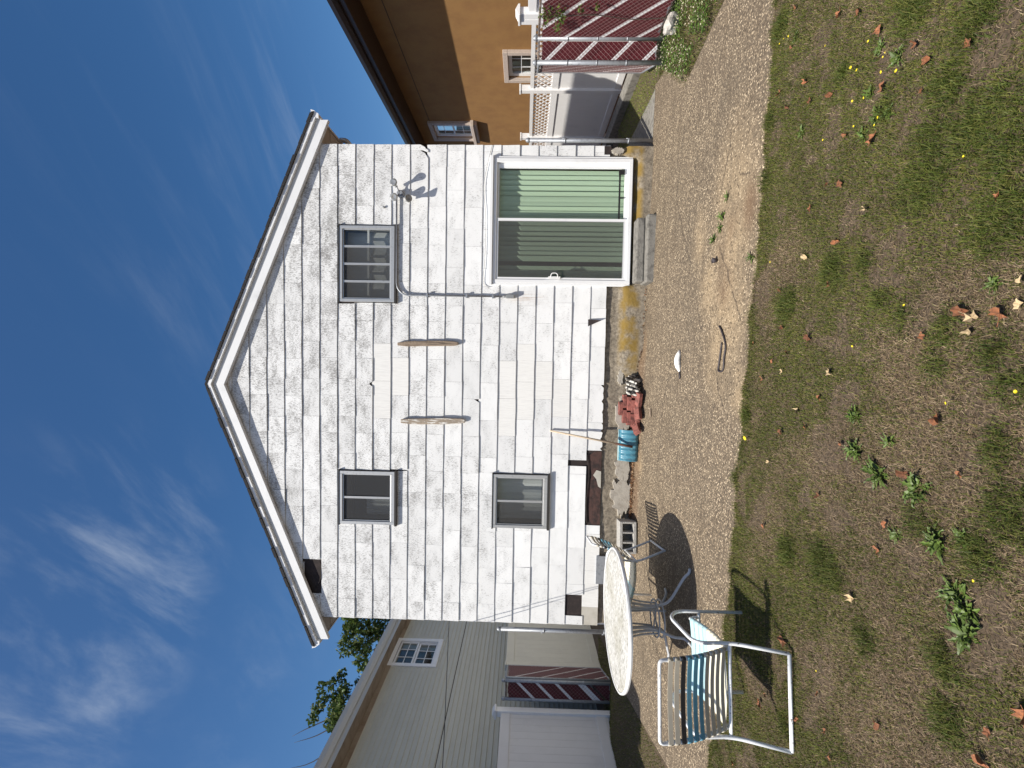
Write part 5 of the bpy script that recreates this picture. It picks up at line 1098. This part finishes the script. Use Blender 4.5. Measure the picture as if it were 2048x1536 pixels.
def clover():
    r = np.random.default_rng(13); n = 9000; x = r.uniform(3.6, 5.4, n); y = r.uniform(-2.8, -0.2, n); k = (x > xr(y) + 0.02) & (fbm(x, y, 2.5, 77) > 0.40); x, y = x[k], y[k]; n = len(x)
    z = gz(x, y) + r.uniform(0.015, 0.07, n); P = np.stack([x, y, z], 1); a = r.uniform(0, 6.28, n); s = r.uniform(0.010, 0.019, n)[:, None]
    u = np.stack([np.cos(a), np.sin(a), r.uniform(-.4, .4, n)], 1); v = np.stack([-np.sin(a), np.cos(a), r.uniform(-.4, .4, n)], 1)
    V = np.stack([P - u * s, P + v * s * .8, P + u * s, P - v * s * .8], 1); C = pick(np.array([[0.07, 0.13, 0.02], [0.10, 0.16, 0.03], [0.05, 0.09, 0.02]]), n, r)
    fl = r.random(n) < 0.20; C[fl] = np.array([0.62, 0.58, 0.42]) * r.uniform(0.7, 1.1, (fl.sum(), 1)); V[fl] = (V[fl] - P[fl][:, None]) * 0.6 + P[fl][:, None] + np.array([0, 0, 0.03])
    tag(link('clover', quads_mesh('clover', V, np.repeat(C[:, None], 4, 1)), 'grass_blade'), 'white flowering clover below the long red slatted fence', 'clover', kind='stuff')
clover()

# ------------------------------------------------------------------ leaves, weeds, flowers, rock
def lawn_z(x, y): return float(gz(x, y) - 0.018 + ((fbm(np.array([x]), np.array([y]), 2.2, 3)[0] - 0.5) * 0.03 if y < -2.2 else 0))
def leaf_mesh(seed):
    r = random.Random(seed); n = 15; pts = []
    for i in range(n):
        a = 2 * math.pi * i / n; rad = (1.0 if i % 3 == 0 else 0.74) * r.uniform(0.72, 1.12); pts.append((rad * math.cos(a) * 0.038, rad * math.sin(a) * 0.03))
    b = MB(); cz = lambda x, y: 0.010 * math.sin(x * 90 + seed) + 0.55 * abs(y) + 7.0 * x * x + 0.008 * math.sin(y * 160 + seed * 2)
    for i in range(n):
        p, q = pts[i], pts[(i + 1) % n]; b.face([(0, 0, 0), (p[0], p[1], cz(*p)), (q[0], q[1], cz(*q))])
    b.tube([(0, 0, 0.001), (0.03, 0.002, 0.004), (0.055, 0.006, 0.012)], 0.0012, 4); return b.mesh('dry_leaf')
LM = {m: [leaf_mesh(s + (40 if m == 'leaf_cream' else 0)) for s in range(5)] for m in ('leaf_brown', 'leaf_cream')}
Z5 = [(700, 85, 1), (825, 75, 1), (945, 185, 1.1), (1170, 265, 1.2), (1500, 265, 1.1), (1240, 370, 1.1), (430, 40, .9), (405, 290, .7), (330, 570, 1.1), (520, 620, 1), (645, 585, 1), (970, 540, 1.1), (910, 860, 1.4), (740, 825, .8), (705, 1130, 1.1), (630, 1135, .7), (525, 1275, .9), (675, 1480, 1.1), (485, 500, 1.1), (1660, 1215, 1), (380, 655, .8), (1210, 560, .6)]
Z6 = [(640, 210, 1), (515, 540, 1.3), (175, 575, .8), (385, 630, .9), (290, 685, .8), (230, 790, 1), (575, 905, .8), (345, 1120, 1.1), (490, 1090, .9), (705, 1190, 1), (1210, 530, 1), (1450, 370, 1.5), (1690, 385, 1.5), (1310, 1040, 1.4), (1100, 1380, 1.3), (1440, 1375, .7), (560, 1505, 1.1), (340, 245, .7), (350, 475, .8)]
Z7 = [(225, 150, 1.2), (870, 285, 1), (325, 810, 1.8), (235, 1120, .9), (200, 1160, 1.2), (525, 1110, .7), (410, 1260, .8), (575, 1325, .8), (860, 1285, 1.1), (1700, 1240, 1.9), (1460, 1490, 1.2), (600, 1480, .7), (50, 1510, .8), (1490, 1330, .8), (915, 140, .8)]
CR = [(1448 + 865 / 3.072, 1280 / 3.072, 1), (1448 + 490 / 3.072, 500 + 45 / 3.072, 1.1), (1448 + 635 / 3.072, 500 + 745 / 3.072, 1.3), (1448 + 440 / 3.072, 500 + 985 / 3.072, 1.2), (1448 + 270 / 3.072, 500 + 1300 / 3.072, .8), (1448 + 1510 / 3.072, 500 + 415 / 3.072, 1.4), (1448 + 1495 / 3.072, 500 + 500 / 3.072, 1.0), (1448 + 1810 / 3.072, 500 + 335 / 3.072, 1), (1448 + 1820 / 3.072, 500 + 180 / 3.072, .7), (1448 + 350 / 3.072, 500 + 745 / 3.072, .8), (1448 + 720 / 2.865, 1000 + 560 / 2.865, 1.3), (1448 + 340 / 3.072, 1520 / 3.072, .6)]
rl = random.Random(77)
def put_leaf(x, y, s, mat, label, group):
    X, Y = on_ground(x, y, 0.01); o = bpy.data.objects.new('dry_leaf', rl.choice(LM[mat])); 
    if not o.data.materials: o.data.materials.append(MATS[mat])
    COL.objects.link(o); o.location = (X, Y, lawn_z(X, Y) + 0.022); o.scale = (s * .66,) * 3; o.rotation_euler = (rl.uniform(-.45, .45), rl.uniform(-.45, .45), rl.uniform(0, 6.28)); tag(o, label, 'leaf', group)
LEAFLAB = {0: 'small curled orange brown dry leaf on the part of the lawn nearest the red fence', 500: 'small curled orange brown dry leaf in the middle of the lawn', 1000: 'small curled orange brown dry leaf on the part of the lawn nearest the white chair'}
for L_, f, y0_ in ((Z5, 3.072, 0), (Z6, 3.072, 500), (Z7, 2.865, 1000)):
    for a, b_, s in L_:
        if s > 1.7: put_leaf(1448 + a / f, y0_ + b_ / f, s, 'leaf_brown', 'large curled red brown leaf beside the white chair leg' if a < 1000 else 'large red brown leaf in the nearest corner of the lawn below the chair', None)
        else: put_leaf(1448 + a / f, y0_ + b_ / f, s, 'leaf_brown', LEAFLAB[y0_], 'orange brown leaves on the lawn')
for x, y, s in CR: put_leaf(x, y, s, 'leaf_cream', 'pale cream dry leaf lying on the lawn', 'pale leaves on the lawn')

def weed_leaf(seed, lobed):
    r = random.Random(seed); b = MB(); n = 7; mid_ = []; le = []; ri = []
    for i in range(n + 1):
        t = i / n; wv = 0.19 * math.sin(min(1, t * 1.15) * math.pi * 0.93) ** 0.8 + 0.015
        if lobed and i % 2 == 0: wv *= 0.35
        z = 0.55 * t - 0.42 * t * t + 0.02 * r.uniform(-1, 1); mid_.append((t, 0, z)); le.append((t - 0.03, wv * 0.9, z + 0.05)); ri.append((t - 0.03, -wv * 0.9, z + 0.05))
    for i in range(n): b.face([mid_[i], mid_[i + 1], le[i + 1], le[i]], True); b.face([mid_[i + 1], mid_[i], ri[i], ri[i + 1]], True)
    me = b.mesh('leaf'); me.materials.append(MATS['weed_leaf']); return me
WL = [weed_leaf(s, s != 3) for s in range(4)]
def weed(x, y, size, n, label, group, seed, z=None):
    r = random.Random(seed); w_ = empty('weed_plant', (x, y, (lawn_z(x, y) if z is None else z) - 0.004), 0, label, 'weed', group)
    for i in range(n):
        o = bpy.data.objects.new('leaf', r.choice(WL)); COL.objects.link(o); o.parent = w_; s = size * r.uniform(0.6, 1.1)
        o.scale = (s, s, s * r.uniform(0.7, 1.5)); o.rotation_euler = (r.uniform(-.3, .3), r.uniform(-.7, .2), 2 * math.pi * i / n + r.uniform(-.3, .3)); o.location = (r.uniform(-.25, .25) * size, r.uniform(-.25, .25) * size, 0.002)
WP = [(1448 + a / 3.072, 500 + b_ / 3.072, s) for a, b_, s in ((790, 1020, .085), (800, 1230, .11), (940, 1370, .12), (1180, 1470, .12), (1000, 1180, .07), (1640, 210, .06))] + [(1448 + a / 2.865, 1000 + b_ / 2.865, s) for a, b_, s in ((970, 200, .07), (1210, 240, .115), (1360, 220, .07), (1330, 540, .10), (1380, 640, .09), (1370, 770, .12))]
WLAB = ['green weed in the middle lawn, nearest the patio of its row', 'green weed second from the patio in the middle row', 'large spreading green weed in the middle of the lawn', 'large green weed just below the biggest one in mid lawn', 'small green weed beside the middle weed row', 'lone small green weed near the large brown leaves',
        'small green weed above the near cluster', 'big leafy green weed in the upper near cluster', 'small green weed right of the big leafy one', 'green weed at the top of the three touching weeds nearest us', 'green weed in the middle of the three touching weeds nearest us', 'biggest weed at the bottom of the three touching weeds nearest us']
for i, (x, y, s) in enumerate(WP):
    X, Y = on_ground(x, y); weed(X, Y, s * .72, 26, WLAB[i], 'broad leaved weeds in the lawn', i)
for i, (a, b_, s) in enumerate(((890, 570, .045), (930, 720, .055), (1060, 350, .06), (850, 830, .05), (1000, 690, .05), (950, 290, .05), (430, 230, .04), (470, 810, .05))):
    X, Y = on_ground(1448 + a / 3.072, b_ / 3.072); weed(X, Y, s, 18, 'low leafy yellow flowered weed in the lawn toward the right fence', 'low leafy weeds in the lawn', 50 + i)
for i, (a, b_, s, lab) in enumerate(((1175, 550, .05, 'lone small weed in the patio crack nearest the red fence'), (1135, 700, .07, 'bushy green weed in the patio crack'), (1120, 790, .055, 'drying weed in the middle of the patio crack'), (1070, 880, .06, 'sprawling weed in the patio crack next to the cup'), (1360, 1020, .06, 'broad leaved weed at the edge of patio and lawn'))):
    X, Y = on_ground(1150 + a / 3.84, 250 + b_ / 3.84); weed(X, Y, s, 15, lab, 'weeds in the patio', 80 + i, float(gz(X, Y)))
FP = [(1448 + a / 3.072, b_ / 3.072) for a, b_ in ((785, 415), (825, 430), (370, 240), (895, 255), (1005, 320), (1070, 435), (980, 440), (800, 620), (870, 600), (810, 775), (960, 720), (1480, 960), (625, 280), (345, 270), (400, 220), (990, 350), (940, 770), (615, 860))] + [(1448 + a / 3.072, 500 + b_ / 3.072) for a, b_ in ((130, 1155), (285, 75), (1110, 340), (790, 590), (1375, 940), (1795, 870))] + [(1448 + a / 2.865, 1000 + b_ / 2.865) for a, b_ in ((530, 980), (1440, 465))]
fm = MB()
for i in range(9):
    a = 2 * math.pi * i / 9; fm.face([(0, 0, 0.002), (0.012 * math.cos(a - .3), 0.012 * math.sin(a - .3), 0.006), (0.015 * math.cos(a), 0.015 * math.sin(a), 0.007), (0.012 * math.cos(a + .3), 0.012 * math.sin(a + .3), 0.006)])
fme = fm.mesh('yellow_flower'); fme.materials.append(MATS['flower_yellow'])
stm = MB().tube([(0, 0, -0.05), (0, 0, 0.002)], 0.0015, 4).mesh('stem'); stm.materials.append(MATS['weed_leaf'])
for i, (x, y) in enumerate(FP):
    X, Y = on_ground(x, y, 0.03); big = (i == 18)
    o = bpy.data.objects.new('yellow_flower', fme); COL.objects.link(o); o.location = (X, Y, lawn_z(X, Y) + 0.048); s = 1.25 if big else rl.uniform(0.35, 0.6); o.scale = (s, s, 1); o.rotation_euler = (rl.uniform(-.4, .3), rl.uniform(-.3, .3), 0)
    tag(o, 'largest yellow flower, alone at the patio edge' if big else 'tiny yellow flower in the lawn', 'flower', None if big else 'tiny yellow flowers in the lawn')
    q = bpy.data.objects.new('stem', stm); COL.objects.link(q); q.parent = o
# rock in the bed
b = MB(); rr = random.Random(2)
import bmesh as _bm
bm = _bm.new(); _bm.ops.create_icosphere(bm, subdivisions=3, radius=1.0)
for v in bm.verts:
    n_ = noise.noise(v.co * 1.3 + Vector((3, 1, 2))) * 0.28 + noise.noise(v.co * 3.1) * 0.1; v.co = v.co * (1 + n_); v.co.x *= 0.15; v.co.y *= 0.11; v.co.z *= 0.10
me = bpy.data.meshes.new('rock'); bm.to_mesh(me); bm.free(); rk = link('rock', me, 'rock'); rx, ry = on_ground(1336, 42, -0.05); rk.location = (4.74, -1.02, float(gz(4.7, -1.0)) + 0.07); rk.rotation_euler = (0.2, 0.3, 0.6)
tag(rk, 'pale grey rock at the foot of the long red slatted fence', 'rock')
# vine on the slatted fence
vm = foliage_mesh('vine', [(4.87, -0.98, 1.62, 0.13), (4.86, -1.02, 1.45, 0.12), (4.86, -0.80, 1.45, 0.09), (4.86, -1.1, 1.2, 0.06), (4.86, -1.15, 1.0, 0.05)], 5200, 0.022, 55, [(0.09, 0.15, 0.03), (0.14, 0.18, 0.04), (0.06, 0.10, 0.02)])
vo_ = empty('vine', (4.87, -0.95, 0.0), 0, 'leafy green vine climbing the long red slatted fence', 'vine')
q = link('foliage', vm, 'tree_leaf', vo_); q.location = (-4.87, 0.95, 0.0)
b = MB(); b.tube(smooth_path([(0, 0, -0.05), (0.0, 0.04, 0.5), (-0.01, -0.05, 1.0), (0.0, 0.0, 1.55)], 5), 0.006, 5); b.build('stem', 'bark', vo_)
# dry debris along the foundation
def debris():
    r = np.random.default_rng(3); n = 900; x = np.concatenate([r.uniform(-1.95, -0.6, 700), r.uniform(0.0, 1.55, 200)]); y = -0.03 - np.abs(r.normal(0, 0.05, n)); z = gz(x, y) + 0.012 + 0.02 * r.random(n)
    P = np.stack([x, y, z], 1); u = r.normal(size=(n, 3)); u /= np.linalg.norm(u, axis=1)[:, None]; v = np.cross(u, r.normal(size=(n, 3))); v /= np.linalg.norm(v, axis=1)[:, None]; s = r.uniform(0.008, 0.026, (n, 1))
    V = np.stack([P - u * s, P + v * s * .4, P + u * s, P - v * s * .4], 1); C = pick(np.array([[0.22, 0.11, 0.055], [0.13, 0.065, 0.035], [0.36, 0.25, 0.15]]), n, r)
    tag(link('leaf_litter', quads_mesh('leaf_litter', V, np.repeat(C[:, None], 4, 1)), 'grass_blade'), 'brown leaf litter along the foundation', 'leaf litter', kind='stuff')
debris()
